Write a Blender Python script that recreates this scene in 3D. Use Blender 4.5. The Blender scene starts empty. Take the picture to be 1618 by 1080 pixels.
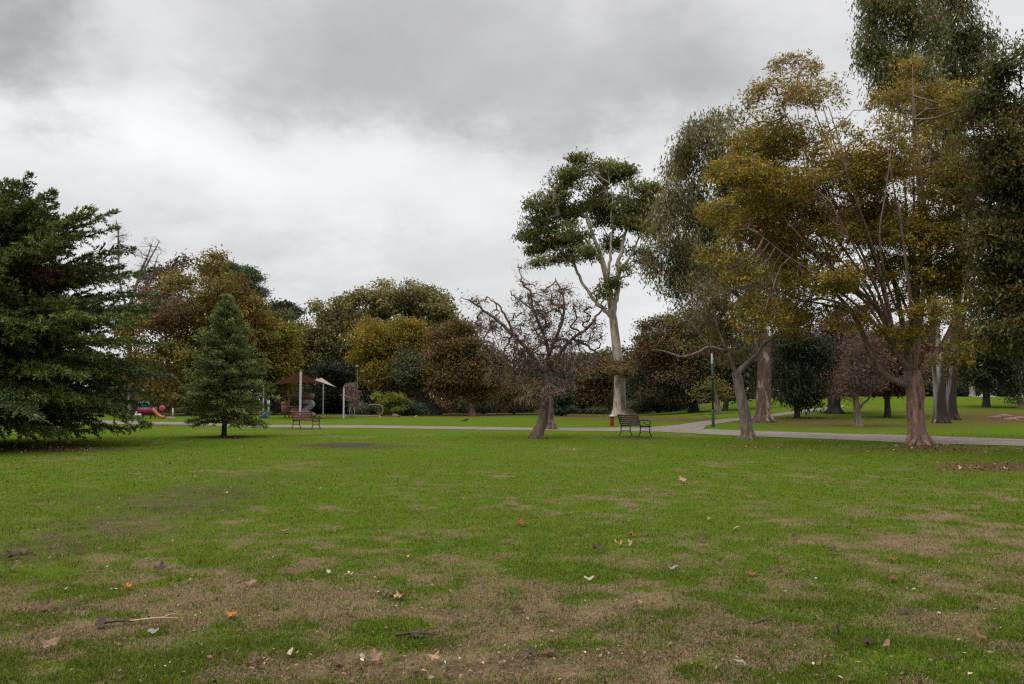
import bpy, math
import numpy as np
from mathutils import Vector

rng = np.random.default_rng(11)
scene = bpy.context.scene
COL = scene.collection

# ------------------------------------------------------------------ camera maths
F = 1258.0                      # focal length in photograph pixels (28 mm lens)
CX, CY, HOR = 809.0, 540.0, 632.0
CAMZ = 1.5
TH = math.atan((HOR - CY) / F)
cT, sT = math.cos(TH), math.sin(TH)


def ray(px, py):
    u = (CY - py) / F
    return np.array([(px - CX) / F, cT - sT * u, sT + cT * u])


def P(px, py, Y):
    d = ray(px, py)
    t = Y / d[1]
    return np.array([d[0] * t, Y, CAMZ + d[2] * t])


def proj(x, y, z):
    zz = z - CAMZ
    f = np.maximum(y * cT + zz * sT, 1e-3)
    u = -y * sT + zz * cT
    return CX + F * x / f, CY - F * u / f


def S(t):
    t = np.clip(t, 0, 1)
    return t * t * (3 - 2 * t)


def hash2(ix, iy, seed):
    h = (ix * 374761393 + iy * 668265263 + seed * 974634721) & 0x7fffffff
    h = ((h ^ (h >> 13)) * 1274126177) & 0x7fffffff
    h = (h ^ (h >> 16)) & 0xffff
    return h / 65535.0


def noise2(x, y, seed=0):
    x = np.asarray(x, float); y = np.asarray(y, float)
    ix = np.floor(x).astype(np.int64); iy = np.floor(y).astype(np.int64)
    fx = x - ix; fy = y - iy
    fx = fx * fx * (3 - 2 * fx); fy = fy * fy * (3 - 2 * fy)
    a = hash2(ix, iy, seed); b = hash2(ix + 1, iy, seed)
    c = hash2(ix, iy + 1, seed); d = hash2(ix + 1, iy + 1, seed)
    return (a * (1 - fx) + b * fx) * (1 - fy) + (c * (1 - fx) + d * fx) * fy


def fbm(x, y, seed=0, o=4):
    s = 0; a = .5; t = 0
    for i in range(o):
        s = s + a * noise2(x * 2 ** i + 17.3 * i, y * 2 ** i - 9.1 * i, seed + i); t += a; a *= .5
    return s / t


def TZ(x, y):
    x = np.asarray(x, float); y = np.asarray(y, float)
    yy = np.maximum(y, 1.0)
    r = 2.0 * S((y - 38) / 75) * S((x / yy - 0.12) / 0.25)
    b = 0.03 * (fbm(x * .5, y * .5, 5, 3) - .5) * S((30 - y) / 15)
    return r + b


def G(px, py):
    d = ray(px, py)
    if d[2] > -1e-4 and px < 1000:
        d[2] = -1e-2
    t = 1.0; prev = 0
    while t < 400:
        p = d * t
        if CAMZ + p[2] < TZ(p[0], p[1]):
            lo, hi = prev, t
            for _ in range(30):
                m = .5 * (lo + hi); q = d * m
                if CAMZ + q[2] < TZ(q[0], q[1]): hi = m
                else: lo = m
            q = d * hi
            return np.array([q[0], q[1], float(TZ(q[0], q[1]))])
        prev = t; t += .5
    q = d * 120
    return np.array([q[0], q[1], float(TZ(q[0], q[1]))])


# ------------------------------------------------------------------ object helpers
def tag(o, label=None, cat=None, group=None, kind=None):
    if label: o['label'] = label
    if cat: o['category'] = cat
    if group: o['group'] = group
    if kind: o['kind'] = kind
    return o


def empty(name, loc, label, cat, group=None, rz=0.0):
    o = bpy.data.objects.new(name, None)
    o.empty_display_size = .3
    COL.objects.link(o)
    o.location = Vector(loc); o.rotation_euler = (0, 0, rz)
    return tag(o, label, cat, group)


def mesh_obj(name, verts, faces, mat, parent=None, cols=None, smooth=False, origin=None):
    """verts (N,3); faces (M,k) array or list of arrays."""
    verts = np.asarray(verts, np.float32)
    if origin is not None:
        verts = verts - np.asarray(origin, np.float32)
    if not isinstance(faces, list): faces = [faces]
    faces = [np.asarray(f, np.int32) for f in faces if len(f)]
    me = bpy.data.meshes.new(name)
    me.vertices.add(len(verts)); me.vertices.foreach_set('co', verts.ravel())
    nl = sum(f.size for f in faces); npoly = sum(len(f) for f in faces)
    me.loops.add(nl); me.polygons.add(npoly)
    me.loops.foreach_set('vertex_index', np.concatenate([f.ravel() for f in faces]))
    tot = np.concatenate([np.full(len(f), f.shape[1], np.int32) for f in faces])
    st = np.concatenate([[0], np.cumsum(tot)[:-1]]).astype(np.int32)
    me.polygons.foreach_set('loop_start', st)
    me.polygons.foreach_set('loop_total', tot)
    if smooth:
        me.polygons.foreach_set('use_smooth', np.ones(npoly, bool))
    if cols is not None:
        a = me.attributes.new('Col', 'FLOAT_COLOR', 'POINT')
        c = np.ones((len(verts), 4), np.float32); c[:, :3] = cols
        a.data.foreach_set('color', c.ravel())
    me.update(calc_edges=True)
    if mat: me.materials.append(mat)
    o = bpy.data.objects.new(name, me)
    COL.objects.link(o)
    if parent: o.parent = parent
    return o


class MB:
    """collects boxes, tubes and plates for ONE mesh"""
    def __init__(s): s.v = []; s.q = []; s.t = []; s.n = 0

    def add(s, v, q=(), t=()):
        v = np.asarray(v, float)
        if len(q): s.q.append(np.asarray(q) + s.n)
        if len(t): s.t.append(np.asarray(t) + s.n)
        s.v.append(v); s.n += len(v)

    def box(s, c, d, rot=None, bevel=None):
        b = min(d) * .12 if bevel is None else bevel
        hx, hy, hz = d[0] / 2, d[1] / 2, d[2] / 2
        # chamfered along local z edges
        o = [(hx - b, hy), (hx, hy - b), (hx, -hy + b), (hx - b, -hy), (-hx + b, -hy), (-hx, -hy + b), (-hx, hy - b), (-hx + b, hy)]
        v = np.array([(x, y, -hz) for x, y in o] + [(x, y, hz) for x, y in o])
        if rot is not None: v = v @ np.asarray(rot).T
        v = v + np.asarray(c)
        q = [(i, i + 8, (i + 1) % 8 + 8, (i + 1) % 8) for i in range(8)]
        q += [(0, 1, 2, 3), (0, 3, 4, 7), (4, 5, 6, 7), (8, 11, 10, 9), (8, 15, 12, 11), (12, 15, 14, 13)]
        s.add(v, q)

    def tube(s, pts, rad, n=10, cap=True):
        v, q, t = tube(pts, rad, n, cap)
        s.add(v, q, t)

    def bar(s, a, b, w, h):
        a = np.asarray(a, float); b = np.asarray(b, float)
        d = b - a; L = np.linalg.norm(d); d = d / L
        up = np.array([0, 0, 1.]) if abs(d[2]) < .95 else np.array([0, 1., 0])
        x = np.cross(up, d); x /= np.linalg.norm(x); y = np.cross(d, x)
        s.box((a + b) / 2, (w, h, L), np.stack([x, y, d], 1))

    def build(s, name, mat, parent=None, smooth=False):
        f = []
        if s.q: f.append(np.concatenate(s.q))
        if s.t: f.append(np.concatenate(s.t))
        return mesh_obj(name, np.concatenate(s.v), f, mat, parent, smooth=smooth)


def tube(pts, rad, n=10, cap=True, jit=0.0, seed=0):
    pts = np.asarray(pts, float); m = len(pts)
    rad = np.broadcast_to(np.asarray(rad, float), (m,))
    T = np.gradient(pts, axis=0)
    T /= np.linalg.norm(T, axis=1, keepdims=True) + 1e-9
    ref = np.array([0, 0, 1.]) if abs(T[0][2]) < .9 else np.array([1., 0, 0])
    X = np.cross(ref, T[0]); X /= np.linalg.norm(X)
    a = np.linspace(0, 2 * math.pi, n, endpoint=False)
    rings = []
    for i in range(m):
        X = X - T[i] * X.dot(T[i]); X /= np.linalg.norm(X) + 1e-9
        Yv = np.cross(T[i], X)
        r = rad[i]
        if jit:
            lump = 1 + jit * (2 * noise2(np.cos(a) * 1.6 + 5 * seed, np.sin(a) * 1.6 + i * .35, seed) - 1) * 1.5
            r = r * lump
        rings.append(pts[i] + np.outer(np.cos(a) * r, X) + np.outer(np.sin(a) * r, Yv))
    v = np.concatenate(rings)
    k = np.arange(n); q = []
    for i in range(m - 1):
        q.append(np.stack([i * n + k, i * n + (k + 1) % n, (i + 1) * n + (k + 1) % n, (i + 1) * n + k], 1))
    q = np.concatenate(q)
    t = np.zeros((0, 3), int)
    if cap:
        v = np.concatenate([v, [pts[0]], [pts[-1]]])
        t = np.concatenate([np.stack([(k + 1) % n, k, np.full(n, m * n)], 1),
                            np.stack([(m - 1) * n + k, (m - 1) * n + (k + 1) % n, np.full(n, m * n + 1)], 1)])
    return v, q, t


def smooth_chain(pts, rad, sub=4):
    pts = np.asarray(pts, float); rad = np.asarray(rad, float)
    if len(pts) < 3: sub = max(sub, 2)
    pp = np.concatenate([[2 * pts[0] - pts[1]], pts, [2 * pts[-1] - pts[-2]]])
    out = []; rr = []
    for i in range(len(pts) - 1):
        a, b, c, d = pp[i:i + 4]
        for j in range(sub):
            t = j / sub
            out.append(.5 * ((2 * b) + (-a + c) * t + (2 * a - 5 * b + 4 * c - d) * t * t + (-a + 3 * b - 3 * c + d) * t ** 3))
            rr.append(rad[i] * (1 - t) + rad[i + 1] * t)
    out.append(pts[-1]); rr.append(rad[-1])
    return np.array(out), np.array(rr)


def prisms(A, B, ra, rb, n=4):
    D = B - A; L = np.linalg.norm(D, axis=1, keepdims=True) + 1e-9; D = D / L
    ref = np.where(np.abs(D[:, 2:3]) < .9, np.array([[0, 0, 1.]]), np.array([[1., 0, 0]]))
    X = np.cross(ref, D); X /= np.linalg.norm(X, axis=1, keepdims=True) + 1e-9
    Yv = np.cross(D, X)
    a = np.linspace(0, 2 * math.pi, n, endpoint=False)
    off = X[:, None, :] * np.cos(a)[None, :, None] + Yv[:, None, :] * np.sin(a)[None, :, None]
    va = A[:, None, :] + off * ra[:, None, None]
    vb = B[:, None, :] + off * rb[:, None, None]
    v = np.concatenate([va, vb], 1).reshape(-1, 3)
    k = np.arange(n)
    q = np.stack([k, (k + 1) % n, (k + 1) % n + n, k + n], 1)
    q = (q[None] + (np.arange(len(A)) * 2 * n)[:, None, None]).reshape(-1, 4)
    return v, q


def leaf_quads(p, d, nrm, L, W):
    """diamond leaves, folded a little along the midrib"""
    d = d / (np.linalg.norm(d, axis=1, keepdims=True) + 1e-9)
    s = np.cross(d, nrm); s /= np.linalg.norm(s, axis=1, keepdims=True) + 1e-9
    n = np.cross(s, d)
    L = L[:, None]; W = W[:, None]
    v = np.stack([p - d * L * .5, p + s * W * .5 + n * W * .18 - d * L * .08, p + d * L * .5, p - s * W * .5 + n * W * .18 - d * L * .08], 1).reshape(-1, 3)
    q = np.arange(len(p) * 4).reshape(-1, 4)
    return v, q


# ------------------------------------------------------------------ materials
def newmat(name):
    m = bpy.data.materials.new(name); m.use_nodes = True
    nt = m.node_tree; nt.nodes.clear()
    out = nt.nodes.new('ShaderNodeOutputMaterial')
    return m, nt, out


def nd(nt, typ, ins=None, **kw):
    n = nt.nodes.new(typ)
    for k, v in kw.items(): setattr(n, k, v)
    if ins:
        for k, v in ins.items():
            if isinstance(v, bpy.types.NodeSocket): nt.links.new(v, n.inputs[k])
            else: n.inputs[k].default_value = v
    return n


def c4(c): return (c[0], c[1], c[2], 1.0)


def ramp(nt, fac, stops):
    r = nt.nodes.new('ShaderNodeValToRGB')
    e = r.color_ramp.elements
    while len(e) < len(stops): e.new(.5)
    for i, (p, c) in enumerate(stops):
        e[i].position = p; e[i].color = c4(c) if hasattr(c, '__len__') else (c, c, c, 1)
    nt.links.new(fac, r.inputs['Fac'])
    return r.outputs['Color']


def mixc(nt, fac, a, b, bt='MIX'):
    m = nt.nodes.new('ShaderNodeMix'); m.data_type = 'RGBA'; m.blend_type = bt
    for sock, v in ((m.inputs[0], fac), (m.inputs[6], a), (m.inputs[7], b)):
        if isinstance(v, bpy.types.NodeSocket): nt.links.new(v, sock)
        elif hasattr(v, '__len__'): sock.default_value = c4(v)
        else: sock.default_value = v
    return m.outputs[2]


def math_(nt, op, a, b=None, c=None, clamp=False):
    n = nt.nodes.new('ShaderNodeMath'); n.operation = op; n.use_clamp = clamp
    for i, v in enumerate((a, b, c)):
        if v is None: continue
        if isinstance(v, bpy.types.NodeSocket): nt.links.new(v, n.inputs[i])
        else: n.inputs[i].default_value = v
    return n.outputs[0]


def leaf_material(name, trans=.3, rough=.55, spec=.3):
    m, nt, out = newmat(name)
    at = nd(nt, 'ShaderNodeAttribute', attribute_name='Col')
    geo = nd(nt, 'ShaderNodeNewGeometry')
    v = nd(nt, 'ShaderNodeMapRange', {0: geo.outputs['Random Per Island'], 3: .8, 4: 1.22})
    hs = nd(nt, 'ShaderNodeHueSaturation', {'Value': v.outputs[0], 'Color': at.outputs['Color']})
    b = nd(nt, 'ShaderNodeBsdfPrincipled', {'Base Color': hs.outputs[0], 'Roughness': rough, 'Specular IOR Level': spec})
    t = nd(nt, 'ShaderNodeBsdfTranslucent', {'Color': hs.outputs[0]})
    mx = nd(nt, 'ShaderNodeMixShader', {0: trans, 1: b.outputs[0], 2: t.outputs[0]})
    nt.links.new(mx.outputs[0], out.inputs[0])
    return m


def bark_material(name, ca, cb, cc=None, sc=6.0, stretch=.25, spots=.55, bump=.5):
    m, nt, out = newmat(name)
    tc = nd(nt, 'ShaderNodeTexCoord')
    mp = nd(nt, 'ShaderNodeMapping', {'Vector': tc.outputs['Object'], 'Scale': (sc, sc, sc * stretch)})
    n1 = nd(nt, 'ShaderNodeTexNoise', {'Vector': mp.outputs[0], 'Scale': 1.0, 'Detail': 6.0, 'Roughness': .65})
    n2 = nd(nt, 'ShaderNodeTexNoise', {'Vector': mp.outputs[0], 'Scale': .3, 'Detail': 4.0})
    col = ramp(nt, n1.outputs[0], [(.35, ca), (.62, cb)])
    if cc is not None:
        f = ramp(nt, n2.outputs[0], [(spots - .03, 0.0), (spots + .03, 1.0)])
        col = mixc(nt, f, col, cc)
    bp = nd(nt, 'ShaderNodeBump', {'Strength': bump, 'Distance': .04, 'Height': n1.outputs[0]})
    b = nd(nt, 'ShaderNodeBsdfPrincipled', {'Base Color': col, 'Roughness': .85, 'Specular IOR Level': .2, 'Normal': bp.outputs[0]})
    nt.links.new(b.outputs[0], out.inputs[0])
    return m


def paint_material(name, c, rough=.5, metal=0.0, var=.25, sc=5.0, spec=.25):
    m, nt, out = newmat(name)
    tc = nd(nt, 'ShaderNodeTexCoord')
    n1 = nd(nt, 'ShaderNodeTexNoise', {'Vector': tc.outputs['Object'], 'Scale': sc, 'Detail': 6.0, 'Roughness': .7})
    col = ramp(nt, n1.outputs[0], [(.3, tuple(x * (1 - var) for x in c)), (.7, tuple(min(1, x * (1 + var)) for x in c))])
    b = nd(nt, 'ShaderNodeBsdfPrincipled', {'Base Color': col, 'Roughness': rough, 'Metallic': metal, 'Specular IOR Level': spec})
    nt.links.new(b.outputs[0], out.inputs[0])
    return m


M = {}
M['leaf'] = leaf_material('foliage', .3, .6, .12)
M['needle'] = leaf_material('needles', .15, .6, .12)
M['twig'] = leaf_material('twigs', .0, .8, .15)
M['fallen'] = leaf_material('fallen_leaf', .1, .7, .2)
M['grass'] = leaf_material('grass_blades', .35, .7, .03)
M['b_grey'] = bark_material('bark_grey', (.07, .055, .045), (.21, .165, .138))
M['b_dark'] = bark_material('bark_dark', (.016, .013, .011), (.05, .04, .034))
M['b_red'] = bark_material('bark_reddish', (.07, .042, .032), (.29, .175, .135), (.15, .11, .09), 8, .22, .52, 1.0)
M['b_gum'] = bark_material('bark_gum', (.28, .235, .19), (.41, .36, .30), (.2, .155, .12), 7, .3, .56, .3)
M['b_twin'] = bark_material('bark_mottled', (.10, .085, .07), (.24, .21, .19), (.03, .022, .018), 4, .13, .45)
M['b_peel'] = bark_material('bark_peeling', (.05, .03, .024), (.13, .085, .065), (.26, .2, .16), 9, .3, .60)
M['b_brown'] = bark_material('bark_brown', (.055, .038, .03), (.14, .1, .08))


def ground_material():
    m, nt, out = newmat('lawn_ground')
    at = nd(nt, 'ShaderNodeAttribute', attribute_name='Col')
    sp = nd(nt, 'ShaderNodeSeparateColor', {0: at.outputs['Color']})
    tc = nd(nt, 'ShaderNodeTexCoord')
    obj = tc.outputs['Object']
    nA = nd(nt, 'ShaderNodeTexNoise', {'Vector': obj, 'Scale': .35, 'Detail': 5.0, 'Roughness': .6})
    nB = nd(nt, 'ShaderNodeTexNoise', {'Vector': obj, 'Scale': 4.0, 'Detail': 8.0, 'Roughness': .75})
    nC = nd(nt, 'ShaderNodeTexNoise', {'Vector': obj, 'Scale': 38.0, 'Detail': 6.0, 'Roughness': .8})
    nD = nd(nt, 'ShaderNodeTexNoise', {'Vector': obj, 'Scale': 170.0, 'Detail': 2.0, 'Roughness': .7})
    g1 = ramp(nt, nC.outputs[0], [(.3, (.026, .048, .004)), (.5, (.054, .094, .007)), (.72, (.095, .142, .013))])
    g2 = ramp(nt, nC.outputs[0], [(.3, (.045, .046, .010)), (.5, (.092, .092, .020)), (.72, (.16, .14, .042))])
    straw = ramp(nt, nD.outputs[0], [(.28, (.05, .036, .02)), (.5, (.135, .098, .052)), (.75, (.26, .195, .11))])
    soil = ramp(nt, nC.outputs[0], [(.3, (.02, .015, .009)), (.5, (.055, .041, .027)), (.75, (.10, .075, .052))])
    lit = ramp(nt, nD.outputs[0], [(.28, (.036, .021, .011)), (.5, (.082, .05, .025)), (.75, (.135, .082, .044))])
    fa = math_(nt, 'MULTIPLY_ADD', nB.outputs[0], 1.8, -0.55)
    fa = math_(nt, 'ADD', fa, math_(nt, 'MULTIPLY_ADD', nA.outputs[0], 1.2, -.75), clamp=True)
    green = mixc(nt, fa, g1, g2)

    def mask(ch, k, gain=2.2):
        a = math_(nt, 'MULTIPLY_ADD', nB.outputs[0], 1.7, -.85)
        b = math_(nt, 'MULTIPLY_ADD', nC.outputs[0], 1.3, -.65)
        f = math_(nt, 'ADD', math_(nt, 'ADD', a, b), ch)
        return math_(nt, 'MULTIPLY_ADD', f, gain, k, clamp=True)
    col = mixc(nt, mask(sp.outputs[0], -.75), green, straw)
    col = mixc(nt, mask(sp.outputs[1], -.6, 1.9), col, soil)
    col = mixc(nt, mask(sp.outputs[2], -.75), col, lit)
    h = math_(nt, 'ADD', nC.outputs[0], math_(nt, 'MULTIPLY', nD.outputs[0], .4))
    bp = nd(nt, 'ShaderNodeBump', {'Strength': .5, 'Distance': .03, 'Height': h})
    b = nd(nt, 'ShaderNodeBsdfPrincipled', {'Base Color': col, 'Roughness': .95, 'Specular IOR Level': .0, 'Normal': bp.outputs[0]})
    nt.links.new(b.outputs[0], out.inputs[0])
    return m


def path_material():
    m, nt, out = newmat('path_concrete')
    tc = nd(nt, 'ShaderNodeTexCoord')
    n1 = nd(nt, 'ShaderNodeTexNoise', {'Vector': tc.outputs['Object'], 'Scale': .8, 'Detail': 6.0, 'Roughness': .7})
    n2 = nd(nt, 'ShaderNodeTexNoise', {'Vector': tc.outputs['Object'], 'Scale': 25.0, 'Detail': 5.0, 'Roughness': .8})
    a = ramp(nt, n1.outputs[0], [(.3, (.12, .102, .082)), (.7, (.205, .18, .148))])
    b_ = ramp(nt, n2.outputs[0], [(.35, (.6, .58, .56)), (.6, (1, 1, 1))])
    col = mixc(nt, 1.0, a, b_, 'MULTIPLY')
    b = nd(nt, 'ShaderNodeBsdfPrincipled', {'Base Color': col, 'Roughness': .9, 'Specular IOR Level': .2})
    nt.links.new(b.outputs[0], out.inputs[0])
    return m


# ------------------------------------------------------------------ world, sun, camera
SUN_EL, SUN_AZ = math.radians(52), math.radians(-125)     # azimuth from +Y clockwise: behind and to the left


def make_world():
    w = bpy.data.worlds.new('World'); scene.world = w; w.use_nodes = True
    nt = w.node_tree; nt.nodes.clear()
    out = nt.nodes.new('ShaderNodeOutputWorld')
    bg = nt.nodes.new('ShaderNodeBackground')
    sky = nt.nodes.new('ShaderNodeTexSky'); sky.sky_type = 'NISHITA'; sky.sun_disc = False
    sky.sun_elevation = SUN_EL; sky.sun_rotation = SUN_AZ % (2 * math.pi)
    tc = nt.nodes.new('ShaderNodeTexCoord')
    dirv = tc.outputs['Generated']
    sep = nd(nt, 'ShaderNodeSeparateXYZ', {0: dirv})
    zc = math_(nt, 'ADD', math_(nt, 'MAXIMUM', sep.outputs[2], 0.0), .34)
    u = math_(nt, 'DIVIDE', sep.outputs[0], zc); v = math_(nt, 'DIVIDE', sep.outputs[1], zc)
    plane = nd(nt, 'ShaderNodeCombineXYZ', {0: u, 1: v, 2: 0.37})
    n1 = nd(nt, 'ShaderNodeTexNoise', {'Vector': plane.outputs[0], 'Scale': 1.15, 'Detail': 7.0, 'Roughness': .55, 'Distortion': .5})
    n2 = nd(nt, 'ShaderNodeTexNoise', {'Vector': plane.outputs[0], 'Scale': 3.6, 'Detail': 6.0, 'Roughness': .55, 'Distortion': .4})
    # warp the direction a little so that the cloud masses have ragged edges
    nw = nd(nt, 'ShaderNodeTexNoise', {'Vector': plane.outputs[0], 'Scale': 2.0, 'Detail': 6.0, 'Roughness': .6})
    wv = nd(nt, 'ShaderNodeVectorMath', {0: nw.outputs['Color'], 1: (.5, .5, .5)}, operation='SUBTRACT')
    ws = nd(nt, 'ShaderNodeVectorMath', {0: wv.outputs[0], 3: .42}, operation='SCALE')
    wd = nd(nt, 'ShaderNodeVectorMath', {0: dirv, 1: ws.outputs[0]}, operation='ADD')
    val = math_(nt, 'MULTIPLY_ADD', n1.outputs[0], .36, .665 - .18)
    val = math_(nt, 'MULTIPLY_ADD', n2.outputs[0], .16, math_(nt, 'SUBTRACT', val, .08))
    # cloud masses at fixed places in the sky: (photo px, py, x spread, y spread, amount)
    for (px, py, sx, sy, a) in CLOUDS:
        d = ray(px, py); d = d / np.linalg.norm(d)
        r = np.cross(d, [0, 0, 1.]); r /= np.linalg.norm(r); up = np.cross(r, d)
        dx = nd(nt, 'ShaderNodeVectorMath', {0: wd.outputs[0], 1: tuple(r)}, operation='DOT_PRODUCT').outputs['Value']
        dy = nd(nt, 'ShaderNodeVectorMath', {0: wd.outputs[0], 1: tuple(up)}, operation='DOT_PRODUCT').outputs['Value']
        dz = nd(nt, 'ShaderNodeVectorMath', {0: wd.outputs[0], 1: tuple(d)}, operation='DOT_PRODUCT').outputs['Value']
        ax = math_(nt, 'MULTIPLY', dx, F / sx); ay = math_(nt, 'MULTIPLY', dy, F / sy)
        q = math_(nt, 'ADD', math_(nt, 'MULTIPLY', ax, ax), math_(nt, 'MULTIPLY', ay, ay))
        g = math_(nt, 'POWER', 2.718, math_(nt, 'MULTIPLY', q, -1.0))
        g = math_(nt, 'MULTIPLY', g, math_(nt, 'GREATER_THAN', dz, 0.0))
        val = math_(nt, 'MULTIPLY_ADD', g, a, val)
    # an overcast sky is brighter towards the zenith
    zen = nd(nt, 'ShaderNodeMapRange', {0: sep.outputs[2], 1: .52, 2: .95, 3: 0.0, 4: 1.9})
    val = math_(nt, 'ADD', math_(nt, 'MAXIMUM', val, .3), zen.outputs[0])
    cl = nd(nt, 'ShaderNodeVectorMath', {0: (1.0, 1.003, 1.012), 3: val}, operation='SCALE')
    skyc = nd(nt, 'ShaderNodeVectorMath', {0: sky.outputs[0], 3: .1}, operation='SCALE')
    mx = mixc(nt, .965, skyc.outputs[0], cl.outputs[0])
    nt.links.new(mx, bg.inputs[0]); bg.inputs[1].default_value = 1.0
    nt.links.new(bg.outputs[0], out.inputs[0])


CLOUDS = [(20, 30, 95, 85, -.33), (700, 10, 360, 100, -.22), (610, 115, 190, 60, -.12), (980, 130, 240, 90, -.17),
          (1250, 60, 200, 140, -.12), (130, 170, 230, 90, .07), (460, 270, 330, 100, .08), (270, 100, 120, 90, .05),
          (950, 330, 300, 70, .04), (480, 450, 300, 60, -.08), (1480, 0, 200, 100, .05)]
make_world()

sd = bpy.data.lights.new('sun', 'SUN'); sd.energy = 1.3; sd.angle = math.radians(28); sd.color = (1.0, .965, .92)
so = bpy.data.objects.new('sun', sd); COL.objects.link(so)
sv = Vector((math.sin(SUN_AZ) * math.cos(SUN_EL), math.cos(SUN_AZ) * math.cos(SUN_EL), math.sin(SUN_EL)))
so.rotation_euler = sv.to_track_quat('Z', 'Y').to_euler()
so.location = (-20, -20, 60)

cam = bpy.data.cameras.new('camera'); cam.sensor_width = 36.0; cam.lens = 36.0 * F / 1618.0; cam.clip_end = 4000
co = bpy.data.objects.new('camera', cam); COL.objects.link(co)
co.location = (0, 0, CAMZ); co.rotation_euler = (math.pi / 2 + TH, 0, 0)
scene.camera = co
scene.view_settings.view_transform = 'Standard'; scene.view_settings.look = 'None'
scene.view_settings.exposure = 0.28; scene.view_settings.gamma = 1.0
scene.render.engine = 'CYCLES'
scene.cycles.use_denoising = False
scene.cycles.max_bounces = 5; scene.cycles.diffuse_bounces = 3; scene.cycles.glossy_bounces = 2
scene.cycles.transmission_bounces = 3; scene.cycles.caustics_reflective = False; scene.cycles.caustics_refractive = False
try: scene.cycles.filter_width = 1.3
except Exception: pass

# ------------------------------------------------------------------ path outlines (photo px)
P_TOP = [(-400, 659), (150, 664), (185, 665), (290, 667), (410, 671.2), (580, 671.8), (860, 676), (1023, 675.5), (1060, 676), (1162, 679.7), (1300, 684), (1445, 688), (1618, 694), (1900, 705)]
P_BOT = [(-400, 664), (150, 669), (185, 669.6), (290, 670.8), (410, 675), (580, 676.2), (860, 680), (1023, 681.6), (1060, 683), (1162, 688.3), (1300, 693.5), (1445, 700), (1618, 704.8), (1900, 716)]
B_TOP = [(1005, 677.5), (1040, 674), (1073, 671), (1110, 665.6), (1147, 661.6), (1194, 658.4), (1221, 654), (1253, 649.3), (1300, 644), (1335, 640)]
B_BOT = [(1005, 680.5), (1060, 681), (1108, 680.5), (1117, 672), (1160, 665.6), (1197, 662.6), (1221, 658.5), (1258, 653.5), (1300, 647.8), (1335, 642.5)]


def in_path(px, py):
    t = np.interp(px, [a for a, b in P_TOP], [b for a, b in P_TOP]); b = np.interp(px, [a for a, b in P_BOT], [b for a, b in P_BOT])
    r = (py > t - .3) & (py < b + .5)
    t = np.interp(px, [a for a, b in B_TOP], [b for a, b in B_TOP]); b = np.interp(px, [a for a, b in B_BOT], [b for a, b in B_BOT])
    return r | ((py > t - .3) & (py < b + .3) & (px > 1005) & (px < 1335))


def strip(name, top, bot, xs, lift, label):
    rows = []
    for x in xs:
        a = G(x, np.interp(x, [q[0] for q in top], [q[1] for q in top])); b = G(x, np.interp(x, [q[0] for q in bot], [q[1] for q in bot]))
        for t in np.linspace(0, 1, 7):
            p = a * (1 - t) + b * t
            w = .12 * (noise2(p[0] * 1.3, p[1] * 1.3, 3) - .5) if t in (0, 1) else 0
            rows.append((p[0], p[1] + w, float(TZ(p[0], p[1])) + lift))
    n = len(xs); k = np.arange(6)
    q = np.concatenate([np.stack([i * 7 + k, i * 7 + k + 1, (i + 1) * 7 + k + 1, (i + 1) * 7 + k], 1) for i in range(n - 1)])
    o = mesh_obj(name, rows, q[:, ::-1], M['path'])
    tag(o, kind='structure'); return o


M['path'] = path_material()
strip('path', P_TOP, P_BOT, np.linspace(-400, 1900, 240), .012, '')
strip('path', B_TOP, B_BOT, np.linspace(1006, 1334, 90), .020, '')

# ------------------------------------------------------------------ ground masks (worn, bare and littered places)
STRAW = [(230, 965, 260, 42, 0.38), (60, 1010, 120, 40, 0.25), (130, 890, 130, 22, 0.22), (900, 965, 190, 40, 0.34), (1140, 1010, 230, 55, 0.38),
         (720, 950, 130, 36, 0.25), (800, 915, 130, 28, 0.25), (420, 885, 160, 30, 0.16), (290, 828, 120, 12, 0.31), (640, 1050, 330, 34, 0.34),
         (1000, 1065, 400, 30, 0.25), (1510, 938, 70, 9, 0.31), (1340, 1062, 250, 24, 0.28), (1320, 975, 110, 14, 0.18), (620, 760, 90, 9, 0.22), (760, 850, 60, 16, 0.18),
         (700, 800, 420, 40, 0.10), (1300, 800, 420, 22, 0.16), (1480, 810, 90, 10, 0.18), (150, 725, 170, 6, 0.25), (500, 1000, 240, 50, 0.10), (1440, 880, 260, 60, 0.07),
         (650, 745, 250, 10, 0.11), (600, 687, 160, 4, 0.13), (1000, 790, 250, 10, 0.13)]
SOIL = [(20, 882, 120, 26, .56), (110, 858, 130, 22, .53), (200, 830, 130, 21, .53), (280, 802, 130, 19, .53), (350, 776, 120, 16, .52), (430, 752, 120, 11, .47), (560, 735, 130, 6, .34), (150, 780, 190, 16, .26), (545, 703, 85, 3.6, 1.00), (545, 706, 130, 6, 0.51), (680, 1060, 260, 16, 0.58),
        (40, 1000, 80, 20, 0.29), (110, 790, 150, 10, 0.36), (840, 1040, 60, 14, 0.72), (820, 970, 60, 8, 0.58), (1500, 1050, 150, 25, 0.43), (320, 1000, 100, 12, 0.36), (380, 1065, 120, 12, 0.58),
        (1010, 692, 70, 2.5, 0.87), (470, 677, 45, 1.5, 0.72), (650, 730, 200, 5, 0.29)]
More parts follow.
